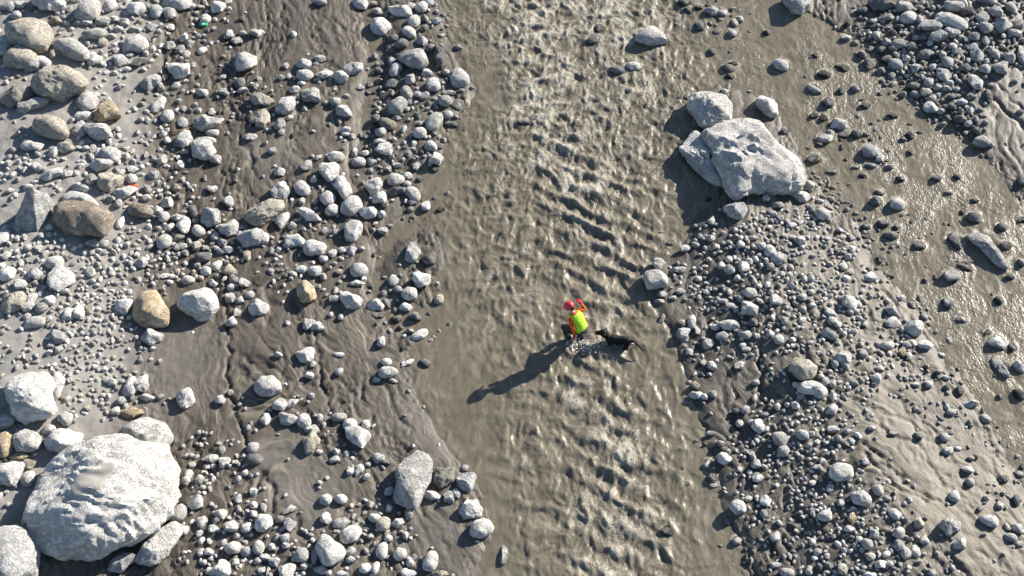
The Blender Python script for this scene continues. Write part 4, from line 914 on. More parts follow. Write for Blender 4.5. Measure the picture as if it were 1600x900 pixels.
# ------------------------------------------------------------------ the smaller loose stones
# cx, cy, rx, ry, angle, count, smallest, largest radius (photo px), colours
B = [
 (100,430,130,75,10,1500,1.6,5.5,'pppwgt'), (150,470,95,60,0,1100,1.6,5,'ppgwgt'), (140,550,110,75,20,1900,1.5,5,'ppgwgt'), (110,620,100,50,0,700,1.6,6,'pwgt'),
 (165,395,90,40,0,700,1.8,6,'ppgw'), (190,270,55,80,0,260,2,8,'wwpg'), (215,220,50,60,0,160,2,7,'wpg'), (150,110,60,60,0,260,2,6,'ppgt'), (60,20,110,40,0,330,2,7,'pwgb'),
 (180,60,60,60,0,260,2,7,'ppgw'), (30,420,60,80,0,300,2,8,'pwgs'), (40,540,50,80,0,300,2,7,'pwsg'), (60,720,80,60,0,300,2,8,'pgdt'), (60,780,60,70,0,160,2,8,'gpd'),
 (100,60,110,60,0,520,3,10,'pwptg'), (210,250,90,80,0,420,3,10,'pwptg'), (60,270,60,60,0,200,3,10,'pwpg'), (40,420,60,70,0,320,3,10,'pwpg'), (60,700,90,90,0,420,3,11,'pwgd'), (320,390,70,60,0,220,3,9,'pwgt'), (160,180,60,60,0,240,3,9,'pwpt'), (260,40,90,50,0,200,3,9,'pwg'), (20,220,80,140,0,700,1.6,5,'pstg'), (110,160,60,70,0,300,1.8,6,'pwgt'), (60,60,60,50,0,260,1.8,6,'pwgt'), (280,760,40,60,0,240,2,7,'pwg'), (350,790,60,90,0,600,2,8,'pwwg'), (380,860,90,60,0,480,2,8,'pwbg'), (440,850,70,50,0,260,2,8,'pwbg'),
 (330,720,50,40,0,160,2,6,'pwg'), (250,350,70,50,0,220,2,7,'pwg'), (300,400,70,60,0,260,2,7,'pgtw'), (330,300,60,50,0,110,2,6,'pg'), (230,640,50,40,0,200,2,7,'pgd'),
 (260,30,90,40,0,240,2,8,'pwgd'), (340,50,60,30,0,160,2,6,'gdp'), (240,120,60,50,0,200,2,7,'pgd'), (300,150,60,60,0,160,2,7,'pgd'), (380,140,40,60,0,160,2,7,'pgd'),
 (400,190,70,60,0,200,2,7,'ppwg'), (470,150,70,50,0,220,2,7,'pwgb'), (510,270,80,60,0,260,2,8,'ppwg'), (560,300,90,60,0,340,2,8,'ppwg'), (480,380,80,40,0,260,2,8,'pgdw'),
 (425,400,50,40,0,280,2,6,'pgd'), (480,430,60,30,0,160,2,7,'pgw'), (540,370,50,50,0,160,2,7,'pwg'), (600,250,60,40,0,150,2,7,'pwgb'),
 (655,50,45,60,0,380,2,8,'pgbd'), (650,120,55,50,0,420,2,9,'pgbd'), (655,170,60,60,0,420,2,9,'pgbd'), (690,160,45,40,0,220,2,9,'gdb'), (625,210,50,40,0,160,2,8,'pgd'), (580,120,40,30,0,40,2,5,'pg'),
 (620,450,50,50,0,160,2,7,'pwgd'), (640,500,60,40,0,90,2,6,'gdp'), (490,520,90,60,0,70,2,5,'pw'), (480,600,60,50,0,60,2,5,'pw'), (440,640,80,40,0,200,2,8,'pwg'),
 (530,660,60,30,0,140,2,7,'pwg'), (520,720,80,40,0,90,2,6,'pwg'), (580,720,50,50,0,90,2,6,'pgd'), (600,810,70,50,0,220,2,7,'pwgt'), (560,860,90,40,0,320,2,8,'pwg'), (480,880,90,30,0,240,2,8,'pwb'),
 (720,770,40,40,0,70,2,7,'pgb'), (660,870,50,40,0,50,2,5,'pg'), (440,760,70,60,0,40,2,4,'pw'),
 (1120,35,60,40,0,160,2,8,'dgkb'), (960,115,30,12,0,20,2,6,'dk'), (1140,110,20,30,0,18,2,6,'kd'),
 (1460,70,110,55,-10,900,2,9,'gbdp'), (1530,40,100,50,0,900,2,10,'gbdp'), (1440,120,70,45,-30,620,2,8,'gdbp'), (1520,110,100,40,0,620,2,9,'gbdp'), (1480,165,60,30,-30,340,2,8,'gdb'),
 (1530,200,40,40,-45,130,2,7,'gdb'), (1380,70,50,40,-40,120,2,7,'dg'), (1590,60,60,80,0,500,2,10,'gbdp'),
 (1300,130,70,60,0,50,2,7,'dk'), (1300,205,60,35,0,120,2,7,'dgk'), (1390,200,60,50,0,40,2,6,'dk'), (1370,260,80,40,0,50,2,6,'dgk'), (1280,250,30,40,0,110,2,8,'dgp'),
 (1390,350,60,40,0,110,2,7,'dgk'), (1460,330,90,70,0,40,2,5,'dk'), (1540,400,80,70,0,80,2,6,'dkg'), (1440,390,60,50,0,50,2,6,'dg'), (1560,600,50,60,0,30,2,6,'dk'),
 (1215,330,50,28,10,420,2,7,'gppwb'), (1180,370,80,40,0,720,2,8,'gppwb'), (1160,430,80,50,0,900,2,8,'gppwb'), (1230,420,80,60,0,900,2,7,'gppwb'), (1300,360,45,60,35,620,2,7,'gpwt'),
 (1270,300,40,30,0,240,2,7,'gpwt'), (1330,430,60,50,40,520,2,7,'gpwt'), (1250,490,90,50,0,900,2,7,'gppwb'), (1160,490,70,50,0,520,2,8,'gppwb'), (1310,520,80,60,0,720,2,7,'gppwb'),
 (1370,540,60,60,45,440,2,8,'gpbt'), (1420,520,50,70,45,260,2,8,'gpwt'), (1130,540,60,50,0,300,2,8,'gppw'), (1260,600,80,40,0,520,2,8,'gppwb'), (1310,650,60,50,0,520,2,8,'gppwb'),
 (1410,590,60,40,-45,260,2,8,'gptw'), (1460,630,50,50,-50,260,2,8,'gdtp'), (1500,680,50,40,-50,180,2,7,'gdp'), (1550,750,40,60,-55,160,2,7,'gdpt'), (1590,830,40,60,-55,160,2,7,'gpb'),
 (1120,640,50,60,0,160,2,7,'gpw'), (1170,700,60,60,0,480,2,8,'gppw'), (1200,770,70,60,0,420,2,8,'gppw'), (1230,690,60,50,0,460,2,8,'gppwb'), (1280,740,70,50,0,520,2,8,'gppwb'),
 (1310,790,60,40,0,360,2,8,'gppwb'), (1350,830,70,40,-30,480,2,8,'gpbw'), (1270,850,70,50,0,520,2,8,'gppwb'), (1220,830,60,60,0,300,2,7,'gppwb'), (1370,870,80,40,0,440,2,8,'gpbw'),
 (1300,890,80,30,0,280,2,8,'gppwb'), (1420,800,60,60,-40,180,2,7,'gpb'), (1370,770,40,30,0,120,2,7,'gpb'), (1470,860,60,40,0,120,2,6,'gp'), (1180,860,30,50,0,110,2,6,'gpd'),
 (1480,760,90,70,-45,60,2,5,'gp'), (-60,300,60,300,0,500,2,9,'pwgt'), (-70,700,60,250,0,400,2,10,'pwgt'), (300,-60,300,50,0,600,2,10,'pwgd'), (640,-60,50,50,0,250,2,9,'gpb'),
 (1520,-60,160,50,0,700,2,11,'gbdp'), (1680,60,60,120,0,500,2,11,'gbdp'), (400,960,300,50,0,600,2,9,'pwg'), (1340,960,200,50,0,700,2,9,'gpbd'), (1620,960,80,60,0,160,2,8,'gp'),
]
BARE = np.clip(line_field([(1100, 590, 26, 1), (1120, 660, 24, 1), (1135, 780, 16, .9), (1165, 860, 18, .9), (1180, 920, 20, .9)]) + line_field([(1160, 575, 24, 1), (1170, 620, 24, .9)]) + line_field([(1225, 770, 18, .9), (1222, 860, 22, .9)])
  + line_field([(1390, 650, 26, .9), (1440, 720, 40, 1), (1500, 800, 42, 1), (1570, 880, 40, .9)]) + line_field([(1400, 470, 14, .8), (1380, 520, 14, .8)]) + line_field([(430, 30, 45, 1), (520, 60, 38, 1)])
  + line_field([(470, 500, 34, .9), (500, 590, 40, .9), (560, 640, 30, .8)]) + line_field([(590, 620, 26, 1), (650, 700, 30, 1), (700, 850, 30, 1)]) + line_field([(360, 230, 30, .8), (430, 250, 24, .9), (450, 210, 20, .8)])
  + line_field([(180, 140, 20, .6), (200, 200, 18, .6)]) + line_field([(380, 520, 30, .8), (350, 640, 26, .7)]) + line_field([(280, 60, 24, .7), (300, 110, 20, .6)]) + line_field([(480, 210, 26, .7), (440, 330, 20, .6)])
  + line_field([(1560, 120, 30, .9), (1600, 190, 34, .9)]) + line_field([(20, 510, 24, .8), (60, 530, 20, .8)]) + line_field([(20, 250, 26, .8), (45, 260, 14, .5)]) + sample(FAN, GX, GY), 0, 1)
for q in ((317, 39, 7), (204, 291, 6), (212, 291, 6), (270, 206, 5), (284, 203, 5), (296, 200, 5)): occupy(*q)
cand = []
B += [(cx, cy, rx * 1.1, ry * 1.1, an, int(n * (2.6 if cx > 1100 else 1.6)), 1.7, 3.6, cs) for (cx, cy, rx, ry, an, n, r0, r1, cs) in B if (cx > 1100 and cy > 280 and 'k' not in cs) or (cx > 1370 and cy < 210) or (280 < cx < 720 and n > 110)]
for (cx, cy, rx, ry, an, n, r0, r1, cs) in B:
    gravel = cx < 260 and r1 < 6.5 and 330 < cy < 660
    n = int(n * (1.2 if r1 == 3.6 else 1.5 if gravel else 1.25 if cx < 330 else 1.5 if cx > 1370 and cy < 210 else .62 if cx > 1100 and cy > 280 else .80))
    t = RNG.uniform(0, 2 * math.pi, n); q = np.sqrt(RNG.uniform(0, 1, n)) * 1.08
    q = q * (1 + .35 * n2(np.cos(t) * 1.7 + cx, np.sin(t) * 1.7 + cy, 9))
    ux, uy = rx * q * np.cos(t), ry * q * np.sin(t); A_ = rad(an)
    X = cx + ux * math.cos(A_) + uy * math.sin(A_); Y = cy - ux * math.sin(A_) + uy * math.cos(A_)
    u = RNG.uniform(0, 1, n); pw = 1.7 if gravel else 2.5
    r = r0 * (1 - u * (1 - (r0 / r1) ** pw)) ** (-1 / pw)
    keep = (fbm2(X / 30, Y / 30, 3, 33) * 1.3 + (.45 if gravel else .30 if r1 == 3.6 else .40 if cx < 330 or (cx > 1370 and cy < 210) else -.02 if cx > 1100 and cy > 280 else .10) + RNG.uniform(-.35, .35, n)) > 0
    keep &= RNG.uniform(0, 1, n) > .9 * sample(BARE, X, Y)
    ck = RNG.integers(0, len(cs), n)
    cand += [(X[i], Y[i], r[i], cs[ck[i]]) for i in range(n) if keep[i]]
# a thin sprinkle of grit over all the bare mud
n = 11000
X = RNG.uniform(-50, 1650, n); Y = RNG.uniform(-50, 950, n)
bare = (sample(WM, X, Y) < .4) & (fbm2(X / 40, Y / 60, 3, 77) + RNG.uniform(-.3, .3, n) > .05)
cand += [(X[i], Y[i], 1.0 + 2.6 * RNG.random() ** 4, 'ppwt'[int(RNG.integers(0, 4))]) for i in range(n) if bare[i]]
cand.sort(key=lambda c: -c[2])
good = []
for c in cand:
    x, y, r, k = c
    ix, iy = int(x + 200), int(y + 200)
    if not (2 <= ix < 1998 and 2 <= iy < 1298): continue
    if OCC[iy, ix]: continue
    q = int(r * .8)
    if OCC[min(iy + q, 1299), ix] or OCC[max(iy - q, 0), ix] or OCC[iy, min(ix + q, 1999)] or OCC[iy, max(ix - q, 0)]: continue
    occupy(x, y, r * .9)
    good.append(c)
PROTO = {}
for lev, cnt in ((2, 18), (1, 12), (3, 14)):
    PROTO[lev] = []
    for k in range(cnt):
        o = chunk_px(0, 0, 100, 100 * RNG.uniform(.55, .95), 0, 0, random.Random(50 + k)) / 100 if k % 4 else ellipse_px(0, 0, 1, RNG.uniform(.6, .95), 0, 14, 2.3, 50 + k, .12)
        V, F, c, s = rock_geometry(np.c_[o[:, 0], o[:, 1]], RNG.uniform(.65, .95), 70 + k, lev, 12, .07, .9 if k % 4 else .4)
        PROTO[lev].append((V, F))
gp = np.array([(c[0], c[1], c[2]) for c in good]); gk = [c[3] for c in good]
# ground points for all of them at once
z = np.zeros(len(gp))
dirx = (gp[:, 0] - 800); diry = (450 - gp[:, 1])
D = FWD[None] * FPX + np.outer(dirx, [1, 0, 0]) + np.outer(diry, UPV)
for _ in range(6):
    T = (z - CAM[2]) / D[:, 2]
    P = CAM + D * T[:, None]
    z = np.maximum(ground_zv(P[:, 0], P[:, 1]), -.02)
mpp = ((P - CAM) @ FWD) / FPX
iwv = sample(WM, gp[:, 0], gp[:, 1])
GV, GF, GC, GW = [], [], [], []; GN = 0
for i in range(len(gp)):
    r = gp[i, 2]
    lev = 3 if r > 7 else 2 if r > 3.2 else 1
    V, F = PROTO[lev][i % len(PROTO[lev])]
    a = RNG.uniform(0, 2 * math.pi); s = r * mpp[i] * 1.08
    tilt = RNG.normal(0, .28)
    ca, sa, ct, st_ = math.cos(a), math.sin(a), math.cos(tilt), math.sin(tilt)
    R = np.array([[ca, -sa, 0], [sa, ca, 0], [0, 0, 1]]) @ np.array([[1, 0, 0], [0, ct, -st_], [0, st_, ct]])
    W = (V * s) @ R.T + [P[i, 0], P[i, 1], z[i] + RNG.uniform(.08, .38) * s]
    col = np.array(COLS[gk[i]]) * RNG.uniform(.75, 1.2)
    wet = .75 if iwv[i] > .5 else (.35 if iwv[i] > .3 else 0)
    if r > 3.2:
        add_stuff(W, F, col, wet)
    else:
        GV.append(W); GF.append(F + GN); GC.append(np.broadcast_to(col, W.shape)); GW.append(np.full(len(W), wet)); GN += len(W)
me = mesh_np('loose_stones', np.concatenate(STUFF_V), np.concatenate(STUFF_F), {'col': ('FLOAT_COLOR', np.concatenate(STUFF_C)), 'wet': ('FLOAT', np.concatenate(STUFF_W))})
me.set_sharp_from_angle(angle=rad(34))
tag(link('loose_stones', me, STONES), 'smaller loose stones and cobbles scattered between the larger stones', 'stones', kind='stuff')
me = mesh_np('gravel', np.concatenate(GV), np.concatenate(GF), {'col': ('FLOAT_COLOR', np.concatenate(GC)), 'wet': ('FLOAT', np.concatenate(GW))}, smooth=False)
tag(link('gravel', me, STONES), 'fine grey gravel and grit on the banks and bars', 'gravel', kind='stuff')
print('stuff stones', len(good), 'tris', len(me.polygons))

# ------------------------------------------------------------------ finish the water: foam collars round what stands in it
for (bx, by, s) in ROCK_FOAM:
    d = np.hypot(fx_ - bx, (fy_ - by) * .9)
    near = d < s * 2.6
    k = np.exp(-((d[near] - s * 1.15) / (s * .30)) ** 2) * (.35 + .75 * sstep(-.6, .8, n2(fx_[near] * 5, fy_[near] * 5, 141)))
    up = .55 + .45 * sstep(-s, s, fy_[near] - by)
    act = sample(np.clip(1 - CALM, 0, 1), PX[near], PY[near])
    wf[near] = np.maximum(wf[near], k * up * act * .95)
    wz[near] += .025 * k * up * act
cells = np.arange(len(fx_)).reshape(WX.shape)
Q = np.stack([cells[:-1, :-1], cells[:-1, 1:], cells[1:, 1:], cells[1:, :-1]], -1).reshape(-1, 4)
gz = ground_zv(fx_, fy_)
vis = (wmv > .12) & (gz < .14)
Q = Q[vis[Q].any(1)]
used = np.unique(Q); remap = np.full(len(fx_), -1); remap[used] = np.arange(len(used))
wme = mesh_np('water', np.c_[fx_, fy_, wz][used], remap[Q], {'foam': ('FLOAT', wf[used]), 'chop': ('FLOAT', wc[used])})
tag(link('water', wme, water_material()), 'silty brown river water with standing waves and foam', 'water', kind='structure')

# ------------------------------------------------------------------ figures
def skin_mesh(name, verts, edges, radii, mat, parent, levels=2, root=0):
    me = bpy.data.meshes.new(name)
    me.from_pydata([tuple(v) for v in verts], edges, [])
    o = link(name, me, mat, parent)
    sk = o.modifiers.new('skin', 'SKIN')
    sk.use_smooth_shade = True
    for i, r in enumerate(radii):
        r = r if isinstance(r, tuple) else (r, r)
        me.skin_vertices[0].data[i].radius = r
        me.skin_vertices[0].data[i].use_root = (i == root)
    sub = o.modifiers.new('sub', 'SUBSURF'); sub.levels = levels; sub.render_levels = levels
    return o

def loft(name, rings, mat, parent, n=20, cap=True, thick=0.0, sub=1):
    """rings: (centre, axis_a, ra, axis_b, rb)"""
    bm = bmesh.new(); prev = None; first = None
    for (c, a, ra, b, rb) in rings:
        c, a, b = Vector(c), Vector(a).normalized(), Vector(b).normalized()
        vs_ = [bm.verts.new(c + a * (ra * math.cos(2 * math.pi * k / n)) + b * (rb * math.sin(2 * math.pi * k / n))) for k in range(n)]
        if prev:
            for k in range(n): bm.faces.new((prev[k], prev[(k + 1) % n], vs_[(k + 1) % n], vs_[k]))
        else: first = vs_
        prev = vs_
    if cap:
        bm.faces.new(list(reversed(first))); bm.faces.new(prev)
    bmesh.ops.recalc_face_normals(bm, faces=bm.faces)
    me = bpy.data.meshes.new(name); bm.to_mesh(me); bm.free()
    for p in me.polygons: p.use_smooth = True
    o = link(name, me, mat, parent)
    if thick:
        s = o.modifiers.new('solid', 'SOLIDIFY'); s.thickness = thick; s.offset = 1
    if sub:
        s = o.modifiers.new('sub', 'SUBSURF'); s.levels = sub; s.render_levels = sub
    return o

def tube(name, pts, radii, mat, parent, n=12, sub=1, cap=True):
    rings = []
    for i, p in enumerate(pts):
        d = (Vector(pts[min(i + 1, len(pts) - 1)]) - Vector(pts[max(i - 1, 0)])).normalized()
        a = d.cross(Vector((0.13, 0.21, 1))).normalized(); b = d.cross(a)
        r = radii[i]; ra, rb = r if isinstance(r, tuple) else (r, r)
        rings.append((p, a, ra, b, rb))
    return loft(name, rings, mat, parent, n, cap, 0, sub)

SKINM = plain('skin', (.50, .30, .21), .55, .1)
ORANGE = plain('orange_fabric', (.60, .10, .015), .75, .3, 16, .2, .05)
NEON = plain('neon_yellow_fabric', (.40, .70, .045), .7, .28, 13, .2, .06)
NAVY = plain('black_trouser_fabric', (.014, .015, .018), .6, .3, 14, .4, .02)
RED = plain('red_helmet_shell', (.50, .015, .04), .4, .15, 20, .5)
REDG = plain('red_glove_fabric', (.55, .02, .03), .7, .1, 20, .3)
BLACKP = plain('black_rubber', (.012, .012, .012), .5, .2)
SILVER = plain('reflective_tape', (.62, .64, .62), .35, .05)
HAIR_SHADE = plain('dark_hair_and_neck_shade', (.03, .022, .016), .6, .2)  # hair colour that also paints the shade on the neck

def build_person():
    base = at_z(906, 533, 0)
    root = bpy.data.objects.new('person', None); COL.objects.link(root)
    root.location = base
    root.rotation_euler = (0, 0, math.atan2(.6, -.8))
    tag(root, 'person in red helmet, neon yellow vest and orange sleeves wading knee-deep, bent forward', 'person')
    J = dict(pel=(0, 0, .62), waist=(.06, 0, .78), chest=(.18, 0, .96), neck=(.27, 0, 1.09), head0=(.33, 0, 1.15), head=(.40, 0, 1.24), crown=(.44, 0, 1.34),
             sl=(.23, .17, 1.03), el=(.05, .27, .82), wl=(.03, .25, .60), sr=(.23, -.17, 1.03), er=(.10, -.31, 1.0), wr=(.25, -.31, 1.14),
             hl=(.02, .10, .58), kl=(.46, .15, .43), al=(.22, .12, -.02), tl=(.36, .13, -.20), hr=(0, -.10, .58), kr=(.12, -.11, .22), ar=(-.10, -.11, -.18), tr=(.04, -.12, -.27))
    order_ = list(J)
    ix = {k: i for i, k in enumerate(order_)}
    E = [('pel', 'waist'), ('waist', 'chest'), ('chest', 'neck'), ('neck', 'head0'), ('head0', 'head'), ('head', 'crown'), ('chest', 'sl'), ('sl', 'el'), ('el', 'wl'), ('chest', 'sr'), ('sr', 'er'), ('er', 'wr'),
         ('pel', 'hl'), ('hl', 'kl'), ('kl', 'al'), ('al', 'tl'), ('pel', 'hr'), ('hr', 'kr'), ('kr', 'ar'), ('ar', 'tr')]
    R = dict(pel=(.12, .10), waist=(.11, .09), chest=(.14, .10), neck=.055, head0=.06, head=(.082, .09), crown=.06, sl=.06, el=.042, wl=.03, sr=.06, er=.042, wr=.03, hl=.08, kl=.056, al=.04, tl=.04, hr=.08, kr=.056, ar=.04, tr=.04)
    skin_mesh('body', [J[k] for k in order_], [(ix[a], ix[b]) for a, b in E], [R[k] for k in order_], SKINM, root, 2)
    # clothes
    up = (.48, 0, .88); fw = (.88, 0, -.48); lf = (0, 1, 0)
    loft('jacket', [((.0, 0, .60), fw, .135, lf, .175), ((.07, 0, .78), fw, .125, lf, .165), ((.17, 0, .95), fw, .14, lf, .19), ((.23, 0, 1.05), fw, .11, lf, .165), ((.28, 0, 1.11), fw, .075, lf, .08)], ORANGE, root)
    vest = loft('vest', [((.005, 0, .605), fw, .155, lf, .195), ((.07, 0, .78), fw, .148, lf, .190), ((.165, 0, .94), fw, .158, lf, .208), ((.215, 0, 1.03), fw, .132, lf, .178), ((.255, 0, 1.085), fw, .095, lf, .11)], NEON, root, 24, False, .012)
    for s, e, w_ in (('sl', 'el', 'wl'), ('sr', 'er', 'wr')):
        S, E_, W_ = Vector(J[s]), Vector(J[e]), Vector(J[w_])
        tube('sleeve', [S + (Vector(J['chest']) - S) * .25, S, S.lerp(E_, .5), E_, E_.lerp(W_, .5), W_], [.085, .082, .068, .060, .054, .046], ORANGE, root)
        d = (W_ - E_).normalized(); side = d.cross(Vector((0, 0, 1))).normalized(); nrm = d.cross(side)
        vs_ = [W_ - d * .02, W_ + d * .05, W_ + d * .09]; ed = [(0, 1), (1, 2)]; rr = [.042, (.046, .034), (.046, .030)]
        for f in range(4):
            b0 = W_ + d * .10 + side * (.028 - .019 * f); Lf = (.062, .074, .07, .055)[f]
            i0 = len(vs_); vs_ += [b0, b0 + d * Lf * .55 + nrm * .012, b0 + d * Lf * .8 + nrm * .045]; ed += [(2, i0), (i0, i0 + 1), (i0 + 1, i0 + 2)]; rr += [.014, .013, .011]
        i0 = len(vs_); vs_ += [W_ + d * .05 + side * .05, W_ + d * .09 + side * .075 + nrm * .015]; ed += [(1, i0), (i0, i0 + 1)]; rr += [.016, .013]
        skin_mesh('glove', vs_, ed, rr, REDG, root, 1)
    V3 = lambda k: Vector(J[k])
    tube('trousers', [V3('pel') + Vector((-.02, 0, .05)), V3('pel') + Vector((0, 0, -.02)), V3('pel') + Vector((.02, 0, -.09))], [(.15, .185), (.165, .20), (.10, .14)], NAVY, root, 16)
    for h, k, a in (('hl', 'kl', 'al'), ('hr', 'kr', 'ar')):
        tube('trouser_leg', [V3(h) + Vector((-.02, 0, .04)), V3(h).lerp(V3(k), .35), V3(h).lerp(V3(k), .75), V3(k) + Vector((.02, 0, .01)), V3(k).lerp(V3(a), .3), V3(k).lerp(V3(a), .7), V3(a)], [.135, .140, .125, .108, .09, .08, .066], NAVY, root)
    for a, t in (('al', 'tl'), ('ar', 'tr')):
        tube('boot', [V3(a) + Vector((0, 0, .06)), V3(a), V3(a).lerp(V3(t), .5) + Vector((0, 0, .01)), V3(t)], [.062, .066, .062, .045], BLACKP, root)
    # head: face on the underside of the bowed head, helmet over it
    H = Vector(J['head']); f = Vector((.80, 0, -.60)); u = Vector((.60, 0, .80)); l = Vector((0, 1, 0))
    tube('hair_neck_shade', [H - f * .13 - u * .10, H - f * .10 - u * .05, H - f * .085 + u * .0, H - f * .05 + u * .06], [.055, .07, .08, .07], HAIR_SHADE, root)  # hair carried down the neck, its dark colour standing for the helmet's shadow
    tube('nose', [H + f * .085 + u * .015, H + f * .112 - u * .012, H + f * .095 - u * .03], [.010, .017, .012], SKINM, root, 8)
    for s in (-1, 1):
        tube('eye', [H + f * .078 + l * .033 * s + u * .018, H + f * .092 + l * .033 * s + u * .018], [.013, .008], BLACKP, root, 8)
        tube('ear', [H + l * .082 * s + u * .03, H + l * .093 * s, H + l * .084 * s - u * .03], [.012, .02, .012], SKINM, root, 8)
    tube('mouth', [H + f * .088 - u * .055 - l * .025, H + f * .094 - u * .055, H + f * .088 - u * .055 + l * .025], [.005, .007, .005], REDG, root, 8)
    rings = []
    for t in np.linspace(-.25, 1.45, 9):
        c = math.cos(t); rings.append((H + u * (.035 + .115 * math.sin(t)) - f * .01, f, .150 * max(c, .06), l, .125 * max(c, .06)))
    hel = loft('helmet', rings, RED, root, 24)
    loft('brim', [(H + u * .01 - f * .0, f, .158, l, .132), (H + u * .024 + f * .004, f, .163, l, .134)], RED, hel, 24, False, .008, 0)
    for s in (-1, 1):
        tube('chin_strap', [H + l * .112 * s + u * .02, H + l * .09 * s - u * .06 + f * .02, H - u * .10 + f * .045], [.009, .009, .009], BLACKP, hel, 8, 0)
build_person()

DOGM = plain('black_fur', (.006, .0055, .005), .62, .4, 50, .25, .03)
def build_dog():
    base = at_z(966, 536, 0)
    root = bpy.data.objects.new('dog', None); COL.objects.link(root)
    root.location = (base[0], base[1], .04)
    root.scale = (.9, .95, 1.0)
    root.rotation_euler = (0, 0, math.atan2(.26, -.96))
    tag(root, 'black short-haired dog wading behind the person, tail stretched out', 'dog')
    bm = bmesh.new()
    def limb(pts, radii, n=10):
        prev = None
        pts = [Vector(p) for p in pts]
        for i, p in enumerate(pts):
            d = (pts[min(i + 1, len(pts) - 1)] - pts[max(i - 1, 0)]).normalized()
            a = d.cross(Vector((0.02, 1, .03))).normalized(); c = d.cross(a)
            r = radii[i]; ra, rb = r if isinstance(r, tuple) else (r, r)
            ring = [bm.verts.new(p + a * ra * math.cos(6.28318 * k / n) + c * rb * math.sin(6.28318 * k / n)) for k in range(n)]
            if prev:
                for k in range(n): bm.faces.new((prev[k], prev[(k + 1) % n], ring[(k + 1) % n], ring[k]))
            else: bm.faces.new(list(reversed(ring)))
            prev = ring
        bm.faces.new(prev)
    # trunk (deep chest, tucked belly), neck, head, muzzle
    limb([(-.36, 0, .17), (-.31, 0, .16), (-.18, 0, .15), (-.02, 0, .12), (.14, 0, .08), (.26, 0, .05), (.33, 0, .03)],
         [(.06, .05), (.12, .11), (.125, .115), (.12, .115), (.165, .15), (.155, .13), (.07, .06)], 14)
    limb([(.20, 0, .06), (.28, 0, .10), (.34, 0, .18), (.42, 0, .25)], [.13, .115, .10, .09], 12)
    limb([(.34, 0, .25), (.38, 0, .27), (.44, 0, .28), (.50, 0, .27), (.555, 0, .245), (.63, 0, .22), (.68, 0, .21), (.70, 0, .21)],
         [.07, (.105, .11), (.115, .12), (.105, .105), (.075, .072), (.062, .06), (.052, .054), .03], 12)
    for s in (-1, 1):
        limb([(.40, .085 * s, .35), (.405, .125 * s, .32), (.43, .142 * s, .25), (.44, .135 * s, .20)], [(.02, .035), (.022, .05), (.02, .045), (.012, .02)], 8)
        limb([(.22, .09 * s, .06), (.20 + .05 * s, .10 * s, -.10), (.25 + .03 * s, .10 * s, -.24), (.30 + .03 * s, .10 * s, -.29)], [.07, .045, .033, .03], 8)
        limb([(-.27, .08 * s, .12), (-.19 - .04 * s, .11 * s, -.03), (-.33 - .04 * s, .11 * s, -.15), (-.30 - .04 * s, .11 * s, -.28), (-.24 - .04 * s, .11 * s, -.30)], [.10, .065, .036, .03, .028], 8)
    limb([(-.33, 0, .20), (-.44, .03, .23), (-.58, .09, .20), (-.70, .15, .15), (-.80, .20, .11)], [.05, .042, .036, .03, .014], 8)
    me = bpy.data.meshes.new('body'); bm.to_mesh(me); bm.free()
    body = link('body', me, DOGM, root)
    rm = body.modifiers.new('skin', 'REMESH'); rm.mode = 'VOXEL'; rm.voxel_size = .016; rm.use_smooth_shade = True
    sm = body.modifiers.new('smooth', 'SMOOTH'); sm.factor = .5; sm.iterations = 5
    for s in (-1, 1):
        tube('eye', [(.51, .058 * s, .345), (.53, .064 * s, .345)], [.012, .007], plain('dog_eye', (.08, .04, .015), .2), root, 8)
    tube('nose', [(.69, 0, .225), (.718, 0, .22)], [.022, .014], BLACKP, root, 8)
build_dog()

# splashes: droplets and torn lips of foam where they break the current
FOAMMAT = plain('white_splash', (.70, .68, .63), .35, .1, 20, .5)
def splash(spots, label):
    Vs, Fs, n = [], [], 0
    V0, F0 = ico(1)
    for (cx, cy, rx, ry, cnt, h) in spots:
        for _ in range(cnt):
            t = random.uniform(0, 6.283); q = random.random() ** .6
            p = at_z(cx + rx * q * math.cos(t), cy + ry * q * math.sin(t), 0)
            s = .006 + .016 * random.random() ** 3
            sc = np.array([random.uniform(.7, 1.8), random.uniform(.7, 1.8), random.uniform(.5, 1)]) * s
            Vs.append(V0 * sc + [p[0], p[1], .02 + h * random.random() ** 2]); Fs.append(F0 + n); n += len(V0)
    me = mesh_np('splash', np.concatenate(Vs), np.concatenate(Fs))
    tag(link('splash', me, FOAMMAT), label, 'splash', kind='stuff')
splash([(912, 546, 26, 10, 170, .16), (895, 536, 12, 8, 80, .14), (945, 534, 26, 9, 90, .10), (975, 540, 18, 5, 40, .07), (905, 528, 18, 8, 60, .10)],
       'white splashing droplets thrown up round the person and the dog')

# litter
def scrap(name, px, py, rpx, col, label, cat, seed, rough=.35):
    P = place(px, py, .03)
    s = float(np.dot(P - CAM, FWD)) / FPX
    V, F = ico(3)
    V = V * np.array([rpx[0], rpx[1], min(rpx) * .55]) * s
    V = V + V / np.linalg.norm(V, axis=1)[:, None] * (fbm3(V / (min(rpx) * s) * 1.6, 3, seed) * .7 * min(rpx) * s)[:, None]
    o = link(name, mesh_np(name, V, F, smooth=False), plain(name + '_skin', col, rough, .25, 40))
    o.location = P
    tag(o, label, cat)
scrap('plastic_scrap', 317, 38, (7, 4), (.06, .42, .22), 'crumpled green plastic scrap against a white stone near the top left', 'litter', 11)
scrap('orange_scrap', 208, 291, (9, 3.2), (.50, .10, .025), 'flat orange red scrap between white stones on the left bank', 'litter', 12, .6)

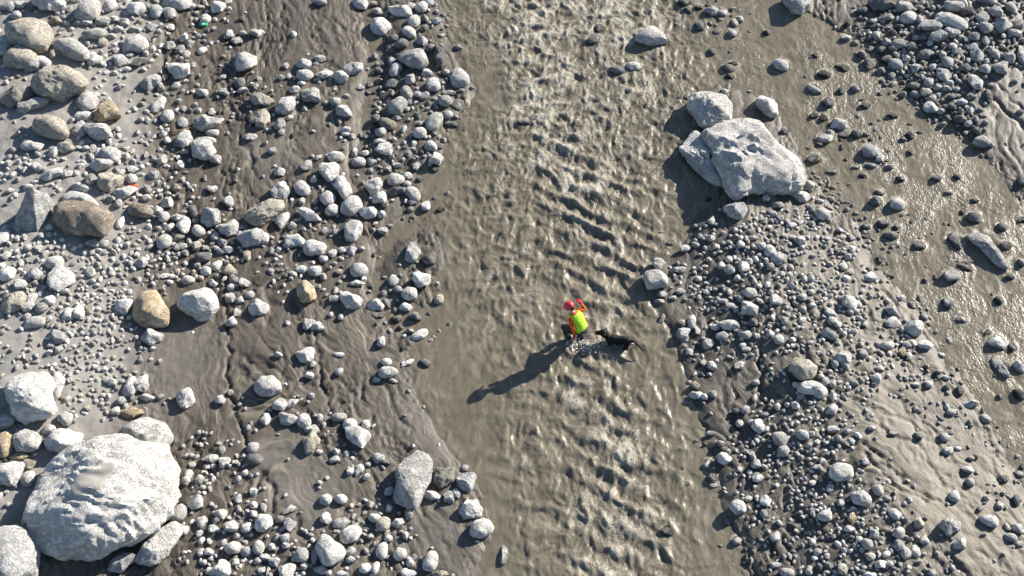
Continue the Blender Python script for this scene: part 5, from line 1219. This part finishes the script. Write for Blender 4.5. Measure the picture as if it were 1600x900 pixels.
def twig():
    pts = [place(x, y, .05 + h) for x, y, h in ((262, 209, 0), (272, 206, .03), (284, 203, .02), (299, 199, 0))]
    c = Vector(pts[0])
    o = tube('twig', [Vector(p) - c for p in pts], [.03, .028, .024, .016], plain('twig_bark', (.22, .14, .085), .8, .3, 60), None, 8, 0)
    o.location = c
    tag(o, 'thin brown twig lying across grey stones in the upper left mud', 'twig')
twig()

# the grey sand that has settled in the hollow on top of the enormous boulder
def sand_patch():
    from mathutils.bvhtree import BVHTree
    ob, V, F, P = HUGE
    bvh = BVHTree.FromPolygons([tuple(v) for v in (V + P)], [tuple(f) for f in F])
    poly = [(104, 778), (108, 764), (115, 745), (130, 735), (150, 727), (172, 721), (186, 722), (180, 735), (170, 745), (165, 758), (160, 764), (150, 768), (135, 775), (120, 779)]
    pts = {}
    step = 3
    xs = np.arange(96, 196, step); ys = np.arange(712, 790, step)
    GX_, GY_ = np.meshgrid(xs + 0.0, ys + 0.0)
    jit = 4 * fbm2(GX_ / 9, GY_ / 9, 2, 5)
    ins = poly_mask(poly, GX_ + jit, GY_ + jit)
    bm = bmesh.new()
    for j in range(len(ys)):
        for i in range(len(xs)):
            d = Vector(ray(xs[i], ys[j]))
            h = bvh.ray_cast(Vector(CAM), d)
            if h[0] is not None:
                k = 0.02 if ins[j, i] else -0.02
                pts[(j, i)] = bm.verts.new(h[0] + h[1] * k - ob.location)
    for j in range(len(ys) - 1):
        for i in range(len(xs) - 1):
            q = [(j, i), (j, i + 1), (j + 1, i + 1), (j + 1, i)]
            if all(t in pts for t in q) and any(ins[t] for t in q):
                bm.faces.new([pts[t] for t in reversed(q)])
    bmesh.ops.delete(bm, geom=[v for v in bm.verts if not v.link_faces], context='VERTS')
    for _ in range(3):
        bmesh.ops.smooth_vert(bm, verts=[v for v in bm.verts if not v.is_boundary], factor=.6, use_axis_x=True, use_axis_y=True, use_axis_z=True)
    bmesh.ops.recalc_face_normals(bm, faces=bm.faces)
    me = bpy.data.meshes.new('sand_patch'); bm.to_mesh(me); bm.free()
    for p in me.polygons: p.use_smooth = True
    o = link('sand_patch', me, plain('grey_sand', (.30, .288, .262), .95, .18, 60, .1, .01), ob)
sand_patch()
